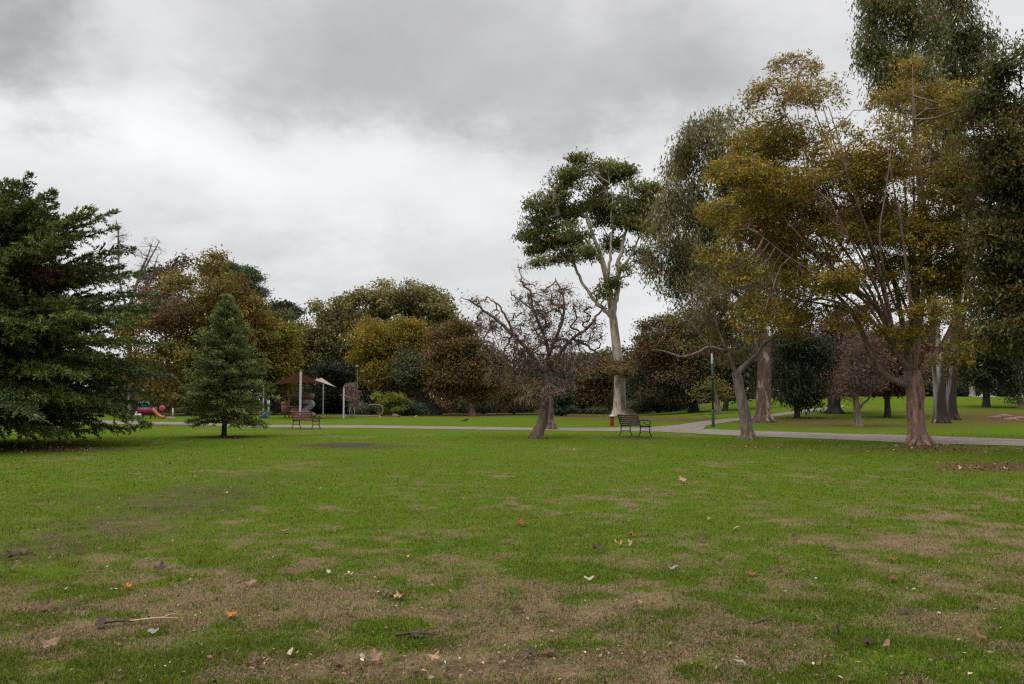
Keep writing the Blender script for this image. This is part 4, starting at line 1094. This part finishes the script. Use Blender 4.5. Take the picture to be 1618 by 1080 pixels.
M['panel_tan'] = paint_material('panel_tan', (.2, .13, .075), .7, 0, .25, 3)
M['blue_paint'] = paint_material('blue_paint', (.07, .12, .27), .45, 0, .2, 3)
M['pale_blue'] = paint_material('pale_blue_paint', (.25, .36, .44), .45, 0, .15, 3)
M['teal_paint'] = paint_material('teal_paint', (.06, .2, .24), .45, 0, .15, 3)
M['maroon_paint'] = paint_material('maroon_paint', (.11, .008, .026), .45, 0, .2, 3)
M['orange_paint'] = paint_material('orange_paint', (.3, .07, .025), .4, 0, .15, 3)
M['pink_paint'] = paint_material('pink_paint', (.3, .05, .09), .45, 0, .15, 3)
M['white_paint'] = paint_material('white_paint', (.42, .4, .38), .45, 0, .08, 3)
M['stone'] = paint_material('pink_stone', (.13, .08, .065), .9, 0, .35, 3)
M['stone_pale'] = paint_material('pale_stone', (.17, .15, .125), .9, 0, .3, 3)
M['wood_raw'] = paint_material('raw_timber', (.3, .26, .2), .8, 0, .2, 6)


def bench(pos, ang, label, slat='slat'):
    """ang: direction the sitter faces, about z; local +y is the front"""
    root = empty('park_bench', pos, label, 'bench', 'slatted park benches beside the path', ang - math.pi / 2)
    L = 1.55
    m = MB()
    for i in range(6):
        m.box((0, -.17 + i * .085, .445 + .012 * abs(i - 2.5) * .5), (L, .062, .028))
    m.build('seat', M[slat], root)
    m = MB()
    ca, sa = math.cos(.28), math.sin(.28)
    R = [[1, 0, 0], [0, ca, -sa], [0, sa, ca]]
    for i in range(5):
        hh = .08 + i * .088
        m.box((0, -.215 - math.sin(.28) * hh, .46 + math.cos(.28) * hh), (L, .028, .066), R)
    m.build('backrest', M[slat], root)
    for sx in (-1, 1):
        x = sx * (L / 2 - .06)
        f = MB()
        c, r = smooth_chain([(x, -.36, .90), (x, -.27, .66), (x, -.2, .44), (x, -.2, .33)], [.02, .022, .024, .022], 4); f.tube(c, r, 8)
        f.tube([(x, -.21, .425), (x, .05, .415), (x, .29, .43)], [.02, .018, .02], 8)
        f.tube([(x, -.21, .2), (x, 0, .245), (x, .25, .2)], [.013, .013, .013], 8)
        f.build('frame', M['iron'], root, True)
        for (y0, y1, y2) in ((-.2, -.21, -.3), (.25, .25, .34)):
            g = MB(); c, r = smooth_chain([(x, y0, .42), (x, y1, .22), (x, (y1 + y2) / 2, .1), (x, y2, .0)], [.022, .02, .02, .026], 4); g.tube(c, r, 8)
            g.build('leg', M['iron'], root, True)
        a = MB()
        c, r = smooth_chain([(x, -.27, .66), (x, -.1, .70), (x, .12, .685), (x, .27, .64), (x, .31, .55), (x, .24, .52), (x, .21, .58)], [.02, .02, .02, .02, .018, .015, .012], 4); a.tube(c, r, 8)
        c, r = smooth_chain([(x, .27, .43), (x, .2, .5), (x, .04, .54), (x, -.05, .6), (x, -.02, .66)], [.015, .014, .013, .012, .012], 4); a.tube(c, r, 8)
        a.build('armrest', M['iron'], root, True)
    return root


bench(G(1003, 689.5), math.atan2(.42, .91), 'brown slatted bench with curled iron arms, nearest the path junction at right')
bench(G(483, 677.5), math.atan2(.82, .5), 'reddish slatted bench in front of the playground shade sail at left', 'slat_red')

# lamp post
b = G(1127, 674); s = b[1] / F
r = empty('lamp_post', b, 'slim green lamp post with pale lantern at the path junction', 'lamp post')
m = MB(); m.tube([(0, 0, 0), (0, 0, .06), (0, 0, .9), (0, 0, .95)], [.11, .09, .08, .055], 12); m.build('base', M['green_paint'], r)
m = MB(); m.tube([(0, 0, .9), (0, 0, 2.6), (0, 0, 3.5)], [.055, .05, .042], 12); m.build('pole', M['green_paint'], r, True)
m = MB(); m.tube([(0, 0, 2.62), (0, 0, 2.66), (0, 0, 2.74), (0, 0, 2.78)], [.05, .09, .09, .05], 12); m.bar((-.26, 0, 2.7), (.18, 0, 2.7), .03, .03); m.build('collar', M['green_paint'], r)
m = MB(); m.tube([(0, 0, 3.48), (0, 0, 3.54), (0, 0, 3.7), (0, 0, 4.0), (0, 0, 4.1)], [.045, .07, .065, .045, .015], 12); m.build('lantern', M['pale_paint'], r, True)

# distant lamp
b = G(564, 657); b = P(564, 657, 84); b[2] = 0
r = empty('lamp_post', b, 'thin distant street lamp above the staked young tree', 'lamp post')
m = MB(); m.tube([(0, 0, 0), (0, 0, 2.8), (0, 0, 5.0)], [.07, .06, .05], 8); m.build('pole', M['post_paint'], r)
m = MB(); m.tube([(0, 0, 4.95), (0, 0, 5.0), (0, 0, 5.16), (0, 0, 5.26)], [.1, .28, .24, .05], 10); m.build('lantern', M['pale_paint'], r)

# red bollard
b = G(967, 673)
r = empty('bollard', b, 'short red post with a pale domed cap beside the path', 'bollard')
m = MB(); m.tube([(0, 0, 0), (0, 0, .02), (0, 0, .46), (0, 0, .5)], [.115, .12, .115, .11], 14); m.build('post', M['red_paint'], r)
m = MB(); m.tube([(0, 0, .49), (0, 0, .53)], [.15, .15], 14); m.build('collar', M['iron'], r)
m = MB(); m.tube([(0, 0, .53), (0, 0, .6), (0, 0, .64), (0, 0, .66)], [.14, .14, .1, .03], 14); m.build('cap', M['pale_paint'], r)

# shade structure
D0 = 66.0
b = P(480, 659, D0); b[2] = 0
r = empty('shade_structure', b, 'brown playground shade sail on pale posts with a beige corner sail', 'shade sail')
posts = [(417, 604, 67.5, .06), (475.5, 586, 61.0, .085), (511, 606, 68.5, .06), (543.5, 612, 64.5, .07)]
tops = []
for (px, py, Y, rr) in posts:
    p = P(px, py, Y); q = p - b; g = np.array([q[0], q[1], 0.0]); tops.append(q)
    m = MB(); m.tube([g, g + (0, 0, .05), g + (0, 0, .06), q], [rr * 1.5, rr * 1.5, rr, rr], 10); m.tube([q, q + (0, 0, .05)], [rr * 1.15, rr * .8], 10); m.build('post', M['post_paint'], r)


def sail(name, corners, apex, mat, n=14, sag=.12):
    """tensioned cloth between an outline and a raised apex, with real thickness"""
    out = np.array(corners); ap = np.array(apex)
    k = len(out); ring = []
    for i in range(k):
        a, c = out[i], out[(i + 1) % k]; mid = np.mean(out, 0)
        for t in np.linspace(0, 1, n, endpoint=False):
            q = a * (1 - t) + c * t; q = q + (mid - q) * sag * math.sin(math.pi * t) * np.array([1, 1, .4]); ring.append(q)
    ring = np.array(ring); R = len(ring); rows = []
    for f in np.linspace(0, 1, 8):
        rows.append(ring + (ap - ring) * np.array([f, f, f ** 1.1]))
    top = np.concatenate(rows); nv = len(top); bot = top - np.array([0, 0, .02])
    kk = np.arange(R); q = []
    for i in range(7):
        q.append(np.stack([i * R + kk, i * R + (kk + 1) % R, (i + 1) * R + (kk + 1) % R, (i + 1) * R + kk], 1))
    q = np.concatenate(q); side = np.stack([kk, kk + nv, (kk + 1) % R + nv, (kk + 1) % R], 1)
    return mesh_obj(name, np.concatenate([top, bot]), np.concatenate([q, q[:, ::-1] + nv, side]), mat, r, smooth=True)


c0 = P(424, 608, 67.3) - b; c1 = P(470, 604, 61.6) - b; c2 = P(512, 606, 63.5) - b; c3 = P(500, 600, 71) - b; c4_ = P(450, 598, 72) - b
sail('canopy', [c0, c1, c2, c3, c4_], P(472, 588, 66.5) - b, M['sail_brown'])
sail('sail', [P(497, 600, 64.5) - b, P(531, 611, 64.6) - b, P(512, 602, 68.4) - b, P(506, 599, 69) - b], P(508, 596.5, 66) - b, M['sail_beige'], sag=.06)

# play tower with slide
b = P(470, 660, 69); b[2] = 0
r = empty('play_tower', b, 'playground tower with reddish panels and a curved grey slide under the shade sail', 'play equipment')
for dx in (-.9, .5):
    for dy in (-.6, .6):
        m = MB(); m.tube([(dx, dy, 0), (dx, dy, 2.1 if dx > 0 else 1.7)], [.06, .06], 8); m.build('post', M['panel_red'], r)
m = MB(); m.box((-.2, 0, .95), (1.5, 1.3, .08)); m.build('platform', M['panel_tan'], r)
m = MB(); m.box((-.9, -.68, .85), (.62, .05, 1.1)); m.box((-.9, -.72, 1.2), (.5, .04, .12)); m.build('panel', M['panel_red'], r)
m = MB(); m.box((.02, -.7, .6), (.7, .05, .5)); m.build('panel', M['panel_red'], r)
m = MB(); m.box((.55, 0, 1.95), (1.5, 1.4, .42), [[.98, 0, .17], [0, 1, 0], [-.17, 0, .98]], .1); m.build('roof', M['panel_tan'], r)
m = MB(); c, rr = smooth_chain([(.6, -.3, 1.35), (1.1, -.5, 1.36), (1.45, -.7, 1.15), (1.2, -.95, .85), (.95, -1.1, .65), (1.15, -1.3, .4), (1.8, -1.4, .2)], [.24] * 7, 6); m.tube(c, rr, 10)
m.build('slide', M['slide_grey'], r, True)
b = P(424, 660, 64.5); b[2] = 0
r = empty('playground_toy', b, 'pale blue playground post with a low blue panel near the fir', 'play equipment')
m = MB(); m.tube([(0, 0, 0), (0, 0, 1.45)], [.07, .07], 10); m.build('post', M['pale_blue'], r)
m = MB(); m.box((.02, -.1, 1.25), (.22, .06, .45)); m.build('sign', M['pale_blue'], r)
m = MB(); m.box((-.42, 0, .3), (.6, .1, .52)); m.build('panel', M['blue_paint'], r)

# left playground pieces
b = P(233, 660, 66); b[2] = 0
r = empty('play_unit', b, 'small play unit with teal top, dark red sides and orange slide between cedar and fir', 'play equipment')
for dx in (-.55, .45):
    for dy in (-.4, .4):
        m = MB(); m.tube([(dx, dy, 0), (dx, dy, 1.0)], [.05, .05], 8); m.build('post', M['maroon_paint'], r)
for yy in (-.42, .42):
    m = MB(); m.box((-.02, yy, .6), (1.25, .06, .62)); m.build('panel', M['maroon_paint'], r)
m = MB(); m.box((-.3, 0, 1.14), (.62, .8, .46), [[1, 0, -.25], [0, 1, 0], [0, 0, 1]], .05); m.build('roof', M['teal_paint'], r)
m = MB(); c, rr = smooth_chain([(.55, -.3, .8), (.75, -.4, .62), (1.05, -.45, .32), (1.35, -.5, .14), (1.65, -.5, .1)], [.14] * 5, 5); m.tube(c, rr, 8); m.build('slide', M['orange_paint'], r, True)
b = P(256, 660, 67.5); b[2] = 0
r = empty('playground_toy', b, 'round pink-red play wheel on a post right of the orange slide', 'play equipment')
m = MB(); m.tube([(0, 0, 0), (0, 0, .6)], [.05, .05], 8); m.build('post', M['iron'], r)
m = MB(); m.tube([(0, -.06, .82), (0, -.03, .82), (0, .03, .82), (0, .06, .82)], [.2, .26, .26, .2], 16); m.build('wheel', M['pink_paint'], r)
b = P(218, 660.5, 64); b[2] = 0
r = empty('spring_rider', b, 'low white spring rider left of the maroon play unit', 'play equipment')
m = MB(); m.tube([(0, 0, 0), (0, 0, .18)], [.09, .09], 10); m.build('spring', M['iron'], r)
m = MB(); m.box((0, 0, .3), (.5, .16, .26), None, .06); m.box((-.18, 0, .5), (.16, .14, .24), None, .05); m.build('body', M['white_paint'], r)
b = P(273, 660, 66); b[2] = 0
r = empty('play_post', b, 'pale timber post on a low sill right of the pink wheel', 'play equipment')
m = MB(); m.box((0, 0, .42), (.13, .13, .84)); m.build('post', M['wood_raw'], r)
m = MB(); m.box((-.12, 0, .06), (.62, .18, .12)); m.build('sill', M['wood_raw'], r)

# hoop fence and staked tree
b = P(598, 657.5, 72); b[2] = 0
r = empty('hoop_rail', b, 'pale rounded hoop rail beside the staked young tree', 'rail')
a = np.linspace(-math.pi / 2, math.pi / 2, 12)
pts = [(-3.0, 0, .12), (-1.2, 0, .12), (-.3, 0, .12)] + [(-.1 + .5 * math.cos(t), 0, .62 + .5 * math.sin(t)) for t in a] + [(-.5, .05, 1.12), (-.9, .1, 1.05)]
m = MB(); c, rr = smooth_chain(pts, [.045] * len(pts), 3); m.tube(c, rr, 8); m.build('rail', M['stone_pale'], r, True)
m = MB(); m.tube([(-2.2, 0, 0), (-2.2, 0, .13)], [.04, .04], 8); m.build('post', M['stone_pale'], r)
m = MB(); m.tube([(-.35, 0, 0), (-.35, 0, .13)], [.04, .04], 8); m.build('post', M['stone_pale'], r)
t_ = tree('young_tree', 'young pinkish twiggy tree held by two pale stakes by the playground', 'tree', (556, 659), [(555, 628, 9, 14), (558, 640, 8, 8), (552, 612, 6, 10)], [(.13, .085, .07), (.15, .10, .08)],
          trunk=[(556, 659, 1), (556, 640, .8), (555, 610, .5)], n=150, bark='b_brown', rt=.008, layers=[dict(part='twigs', mat='twig', lpc=12, sig=.2, L=.3, W=.025, droop=-.2)], depth=67)
for dx in (-.18, .22):
    m = MB(); m.tube([(dx, 0, 0), (dx, 0, .95)], [.035, .03], 8); m.build('stake', M['wood_raw'], t_)


def rock(name, label, pos, size, mat, seed):
    n = 14; v = []; 
    th = np.linspace(0, math.pi / 2, 7); ph = np.linspace(0, 2 * math.pi, n, endpoint=False)
    for t in th:
        for p in ph:
            d = np.array([math.cos(p) * math.cos(t), math.sin(p) * math.cos(t), math.sin(t)])
            k = .7 + .6 * noise2(d[0] * 1.8 + seed * 3.1, d[1] * 1.8 + d[2] * 2.2, seed)
            v.append(d * np.array(size) * k - np.array([0, 0, .03]))
    k = np.arange(n)
    q = np.concatenate([np.stack([i * n + k, i * n + (k + 1) % n, (i + 1) * n + (k + 1) % n, (i + 1) * n + k], 1) for i in range(6)])
    o = mesh_obj(name, v, q, mat, smooth=False); o.location = Vector(pos); tag(o, label, 'rock'); return o


def gd(px, py, Y):
    p = P(px, py, Y); p[2] = float(TZ(p[0], p[1])); return p


rock('rock', 'pinkish boulder at the foot of the bright green shrub', gd(625, 657, 72), (.34, .3, .3), M['stone'], 3)
rock('rock', 'small pale stone on the grass right of the pinkish boulder', gd(657, 657, 73), (.17, .15, .15), M['stone_pale'], 4)
rock('rock', 'small pale stone left of the pinkish boulder', gd(600, 658, 72), (.14, .13, .14), M['stone_pale'], 5)
for i, (px, py, sx, lab) in enumerate([(1572, 660, .5, 'pinkish stone at the left end of the stone heap on the right lawn'), (1588, 657, .7, 'long pale pink stone in the middle of the stone heap on the right lawn'), (1598, 663, .6, 'low reddish stone at the front of the stone heap on the right lawn'), (1613, 661, .7, 'purplish stone at the photo edge of the right lawn stone heap')]):
    rock('rock', lab, G(px, py), (sx, .4, .17), M['stone'], 9 + i)
# a small dark bird far off on the lawn
g0 = G(735, 666.5)
r = empty('bird', g0, 'tiny dark bird-like shape on the lawn in front of the rusty tree', 'bird')
m = MB(); c, rr = smooth_chain([(-.28, 0, .09), (-.15, 0, .12), (0, 0, .15), (.12, 0, .18), (.17, 0, .235), (.2, 0, .24), (.26, 0, .235)], [.01, .035, .075, .06, .04, .03, .006], 4); m.tube(c, rr, 10)
m.tube([(0, .03, .1), (.01, .035, 0)], [.008, .006], 6); m.tube([(0, -.03, .1), (.01, -.035, 0)], [.008, .006], 6)
m.build('body', M['iron'], r, True)


# ------------------------------------------------------------------ fallen leaves, sticks, litter
def leaf_mesh(kind, size, seed):
    """curled dry leaf with real thickness; kind lobed / oval"""
    R = np.random.default_rng(seed)
    if kind == 'lobed':
        ang = np.linspace(-math.pi, math.pi, 41)[:-1]
        rad = .28 + .26 * np.abs(np.cos(ang * 2.5)) ** 1.5 * (1 - .35 * (np.abs(ang) / math.pi)) + .025 * R.normal(0, 1, 40)
        rad = np.where(np.abs(ang) > 2.7, .14, rad)
    else:
        ang = np.linspace(-math.pi, math.pi, 25)[:-1]
        rad = .5 / np.sqrt(np.cos(ang) ** 2 + (np.sin(ang) / .42) ** 2) * (1 + .03 * R.normal(0, 1, 24))
    n = len(ang); v = [(0, 0, 0)]
    for f in (.5, 1.0):
        for a, q in zip(ang, rad): v.append((math.cos(a) * q * f, math.sin(a) * q * f, 0))
    v = np.array(v)
    cx, cy = R.uniform(.4, 1.1), R.uniform(.7, 1.7)
    v[:, 2] = cx * v[:, 0] ** 2 * R.choice([-.3, 1]) + cy * v[:, 1] ** 2 + .06 * np.sin(v[:, 0] * 9 + R.uniform(0, 6)) + .05 * np.sin(v[:, 1] * 11 + R.uniform(0, 6))
    v[:, 2] -= v[:, 2].min()
    v *= size
    k = np.arange(n)
    t = np.stack([np.zeros(n, int), 1 + k, 1 + (k + 1) % n], 1); q = np.stack([1 + k, 1 + n + k, 1 + n + (k + 1) % n, 1 + (k + 1) % n], 1)
    # stalk
    sv, sq, st = tube([(-size * .12, 0, .004), (-size * .5, .01 * size, .006), (-size * .75, .06 * size, .004)], [.0015, .0013, .001], 4)
    N = len(v)
    return np.concatenate([v, sv]), [np.concatenate([q, sq + N]), np.concatenate([t, st + N])]


LCOL = {'orange': (.38, .13, .015), 'yellow': (.36, .23, .05), 'red': (.16, .035, .022), 'tan': (.30, .19, .10), 'pink': (.20, .12, .08), 'brown': (.10, .055, .036), 'dark': (.05, .03, .022), 'pale': (.32, .29, .18), 'grey': (.22, .2, .17), 'rust': (.19, .065, .03)}
FL = [(202, 933, 'orange', 'lobed', .10, 'upright orange leaf left of the brown patch, on the near left grass'),
      (366, 977, 'orange', 'lobed', .10, 'brightest orange-yellow leaf, in green grass at lower left'),
      (253, 909, 'dark', 'lobed', .15, 'dark red-brown curled leaf above the orange leaf at left'),
      (72, 966, 'brown', 'lobed', .17, 'large curled brown leaf on the bare patch at far left'),
      (80, 1031, 'pink', 'lobed', .14, 'pinkish-brown leaf close to the bottom left corner'),
      (18, 884, 'dark', 'lobed', .17, 'dark crumpled leaf at the left edge, upper of the two there'),
      (22, 904, 'brown', 'lobed', .16, 'dark brown leaf at the left edge, lower of the two there'),
      (38, 876, 'brown', 'lobed', .14, 'brown leaf standing just right of the dark crumpled one at left edge'),
      (243, 1004, 'grey', 'lobed', .09, 'greyish curled leaf under the pale stick at left'),
      (160, 992, 'dark', 'oval', .16, 'long dark leaf left of the pale stick'),
      (449, 843, 'tan', 'oval', .15, 'tan leaf in mid grass left of centre'),
      (456, 908, 'red', 'lobed', .09, 'small dark red leaf in the grass left of centre'),
      (397, 927, 'pink', 'oval', .12, 'pinkish tan leaf below and left of the small dark red one'),
      (519, 908, 'pale', 'oval', .10, 'pale cream leaf, left of a pair left of centre'),
      (551, 912, 'pale', 'oval', .11, 'pale cream leaf, right of a pair left of centre'),
      (457, 1040, 'pale', 'oval', .09, 'whitish leaf near the bottom edge left of centre'),
      (103, 936, 'pale', 'oval', .07, 'small white leaf on grass above the large brown leaf at left'),
      (643, 884, 'yellow', 'oval', .09, 'small pale yellow leaf left of the centre grass'),
      (612, 945, 'brown', 'lobed', .15, 'curled brown leaf left of centre, darker of two touching'),
      (632, 948, 'tan', 'lobed', .13, 'tan leaf beside the curled brown one left of centre'),
      (824, 832, 'rust', 'lobed', .17, 'solitary red-brown leaf standing in green grass at the centre'),
      (978, 864, 'yellow', 'lobed', .14, 'golden yellow leaf right of the centre'),
      (996, 849, 'rust', 'lobed', .13, 'reddish leaf just above the golden yellow one'),
      (1018, 847, 'brown', 'lobed', .10, 'small brown leaf right of the reddish one above the golden leaf'),
      (998, 864, 'tan', 'lobed', .11, 'tan-orange leaf immediately right of the golden yellow one'),
      (945, 874, 'dark', 'lobed', .14, 'dark curled leaf left of and below the golden yellow one'),
      (931, 920, 'pale', 'oval', .11, 'pale cream leaf in the grass right of centre'),
      (685, 1050, 'tan', 'lobed', .10, 'orange-tan lobed leaf at the bottom of the photo near centre'),
      (592, 1050, 'pink', 'lobed', .11, 'pinkish crumpled leaf at the bottom, left of the orange-tan one'),
      (572, 1045, 'grey', 'oval', .07, 'small grey-green leaf at the bottom left of the pinkish crumpled one'),
      (625, 1043, 'brown', 'lobed', .10, 'dark purplish leaf between the pinkish and the orange-tan ones'),
      (818, 969, 'dark', 'oval', .11, 'flat dark leaf on the straw patch at lower centre'),
      (856, 967, 'brown', 'oval', .10, 'brown leaf right of the flat dark leaf on the straw patch'),
      (838, 1037, 'dark', 'lobed', .10, 'black-brown leaf in the lower centre litter, left of two'),
      (868, 1036, 'brown', 'lobed', .10, 'purplish brown leaf in the lower centre litter, right of two'),
      (1062, 902, 'grey', 'oval', .12, 'grey dry leaf right of the pale cream leaf'),
      (1079, 763, 'tan', 'lobed', .24, 'large tan leaf far up the lawn right of centre'),
      (1163, 838, 'tan', 'oval', .13, 'tan leaf lying flat on green grass at right'),
      (1120, 824, 'pink', 'oval', .12, 'faint pinkish leaf just left of the tan one at right'),
      (1186, 911, 'rust', 'lobed', .10, 'rust leaf in thick grass at right'),
      (1233, 904, 'dark', 'lobed', .09, 'dark leaf in thick grass right of the rust one'),
      (1411, 920, 'red', 'lobed', .12, 'dark red leaf in the grass far right'),
      (1411, 889, 'rust', 'lobed', .11, 'rust leaf above the dark red one far right'),
      (1315, 877, 'dark', 'lobed', .12, 'dark leaf in the grass right, halfway up the lawn'),
      (1255, 852, 'dark', 'oval', .13, 'small dark leaf right of centre at mid lawn'),
      (1108, 857, 'brown', 'lobed', .12, 'brown leaf pressed in grass left of the tan flat one'),
      (1170, 1056, 'grey', 'oval', .09, 'whitish grey leaf near the bottom right of centre'),
      (1322, 1003, 'dark', 'lobed', .08, 'dark leaf in the straw at lower right'),
      (1372, 1022, 'dark', 'lobed', .09, 'blackish leaf in the lower right grass'),
      (1400, 1030, 'pink', 'oval', .10, 'pinkish leaf right of the blackish one at lower right'),
      (1550, 1014, 'rust', 'oval', .11, 'red-brown leaf close to the lower right corner'),
      (1435, 971, 'dark', 'oval', .13, 'long dark leaf on straw at right, lower third'),
      (1520, 742, 'tan', 'lobed', .2, 'tan leaf by the reddish litter patch at right edge'),
      (1012, 957, 'tan', 'oval', .08, 'small tan leaf on straw right of centre'),
      (530, 1052, 'brown', 'lobed', .11, 'brown leaf in bottom litter left of the grey-green leaf'),
      (400, 1048, 'brown', 'lobed', .10, 'brown leaf in the litter at bottom, left of the whitish leaf'),
      (655, 1008, 'dark', 'lobed', .13, 'long dark curled leaf left of lower centre')]
for i, (px, py, c, kd, sz, lab) in enumerate(FL):
    v, f = leaf_mesh(kd, sz * .82, 100 + i)
    a = rng.uniform(0, 6.28); ti = rng.uniform(.03, .45)
    Rz = np.array([[math.cos(a), -math.sin(a), 0], [math.sin(a), math.cos(a), 0], [0, 0, 1]]); Rx = np.array([[1, 0, 0], [0, math.cos(ti), -math.sin(ti)], [0, math.sin(ti), math.cos(ti)]])
    v = v @ Rz.T @ Rx.T; v[:, 2] -= v[:, 2].min()
    col = np.array(LCOL[c]) * np.exp(rng.normal(0, .18, (len(v), 1)))
    p = G(px, py); p[2] += .022
    o = mesh_obj('fallen_leaf', v, f, M['fallen'], cols=np.clip(col, .01, .9)); o.location = Vector(p)
    tag(o, lab, 'leaf', 'fallen leaves on the lawn')


def stick(px0, py0, px1, py1, r0, mat, lab):
    a = G(px0, py0); c = G(px1, py1); m = MB()
    mid = (a + c) / 2 + np.array([.01, .02, .0])
    k, rr = smooth_chain([(0, 0, .03), mid - a + np.array([0, 0, .035]), c - a + np.array([0, 0, .028])], [r0, r0 * .85, r0 * .5], 6)
    m.tube(k, rr, 7); e = k[7]; m.tube([e, e + np.array([.05, .05, .012]), e + np.array([.1, .07, .01])], [r0 * .5, r0 * .4, r0 * .2], 6)
    o = m.build('stick', mat, None, True); o.location = Vector(a); tag(o, lab, 'stick')


M['stick_pale'] = paint_material('dry_stick', (.38, .27, .16), .8, 0, .25, 20)
M['stick_dark'] = paint_material('dark_stick', (.06, .04, .03), .85, 0, .3, 20)
stick(205, 988, 282, 983, .0065, M['stick_pale'], 'pale thin stick lying on the bare patch at lower left')
stick(150, 993, 212, 988, .009, M['stick_dark'], 'dark bent stick end left of the pale stick')
stick(1190, 992, 1222, 986, .008, M['stick_dark'], 'short dark stick in the straw patch at lower right')
stick(625, 1010, 690, 1009, .010, M['stick_dark'], 'dark stick lying flat in the litter left of bottom centre')


def litter():
    """fine fragments too many to count: leaf crumbs, bleached petals, brown bits"""
    N = 5200
    px = rng.uniform(-150, 1770, N); py = 690 + (1130 - 690) * rng.random(N)
    k1 = 6000
    w = np.array([a[2] * a[3] ** .5 * a[4] * (.3 if a[1] > 850 else 1) for a in LITTER]); ii = rng.choice(len(LITTER), k1, p=w / w.sum())
    E = np.array([a[:4] for a in LITTER])[ii]
    px = np.concatenate([px, E[:, 0] + E[:, 2] * rng.normal(0, .6, k1)]); py = np.concatenate([py, np.maximum(E[:, 1] + E[:, 3] * rng.normal(0, .6, k1), 648)])
    u = (CY - py) / F; t = CAMZ / -(sT + cT * u); x = (px - CX) / F * t; y = (cT - sT * u) * t
    st, so_, li = masks(x, y)
    keep = (rng.random(len(x)) < .10 + st * .8 + so_ + li) & ~in_path(px, py) & (x / y < .36 + .5 * (y < 38))
    x, y, st = x[keep], y[keep], st[keep]; n = len(x)
    z = TZ(x, y) + .014 + .014 * rng.random(n)
    d = rng.normal(0, 1, (n, 3)); d[:, 2] *= .35; nr = rng.normal(0, .35, (n, 3)); nr[:, 2] += 1
    far = np.clip(y / 10, .8, 2.6)
    L = rng.uniform(.016, .05, n) * far; W = L * rng.uniform(.25, .7, n)
    v, q = leaf_quads(np.stack([x, y, z], 1), d, nr, L, W)
    pal = np.array([(.06, .035, .025), (.12, .07, .045), (.22, .14, .09), (.3, .2, .13), (.16, .06, .035), (.09, .055, .04), (.46, .42, .32)])
    k = rng.choice(len(pal), n, p=[.25, .25, .17, .08, .12, .115, .015])
    c = pal[k] * np.exp(rng.normal(0, .2, (n, 1)))
    o = mesh_obj('leaf_litter', v, q, M['fallen'], cols=np.repeat(c, 4, 0)); tag(o, 'tiny brown and pale leaf fragments scattered through the grass', 'leaf litter', kind='stuff')


litter()
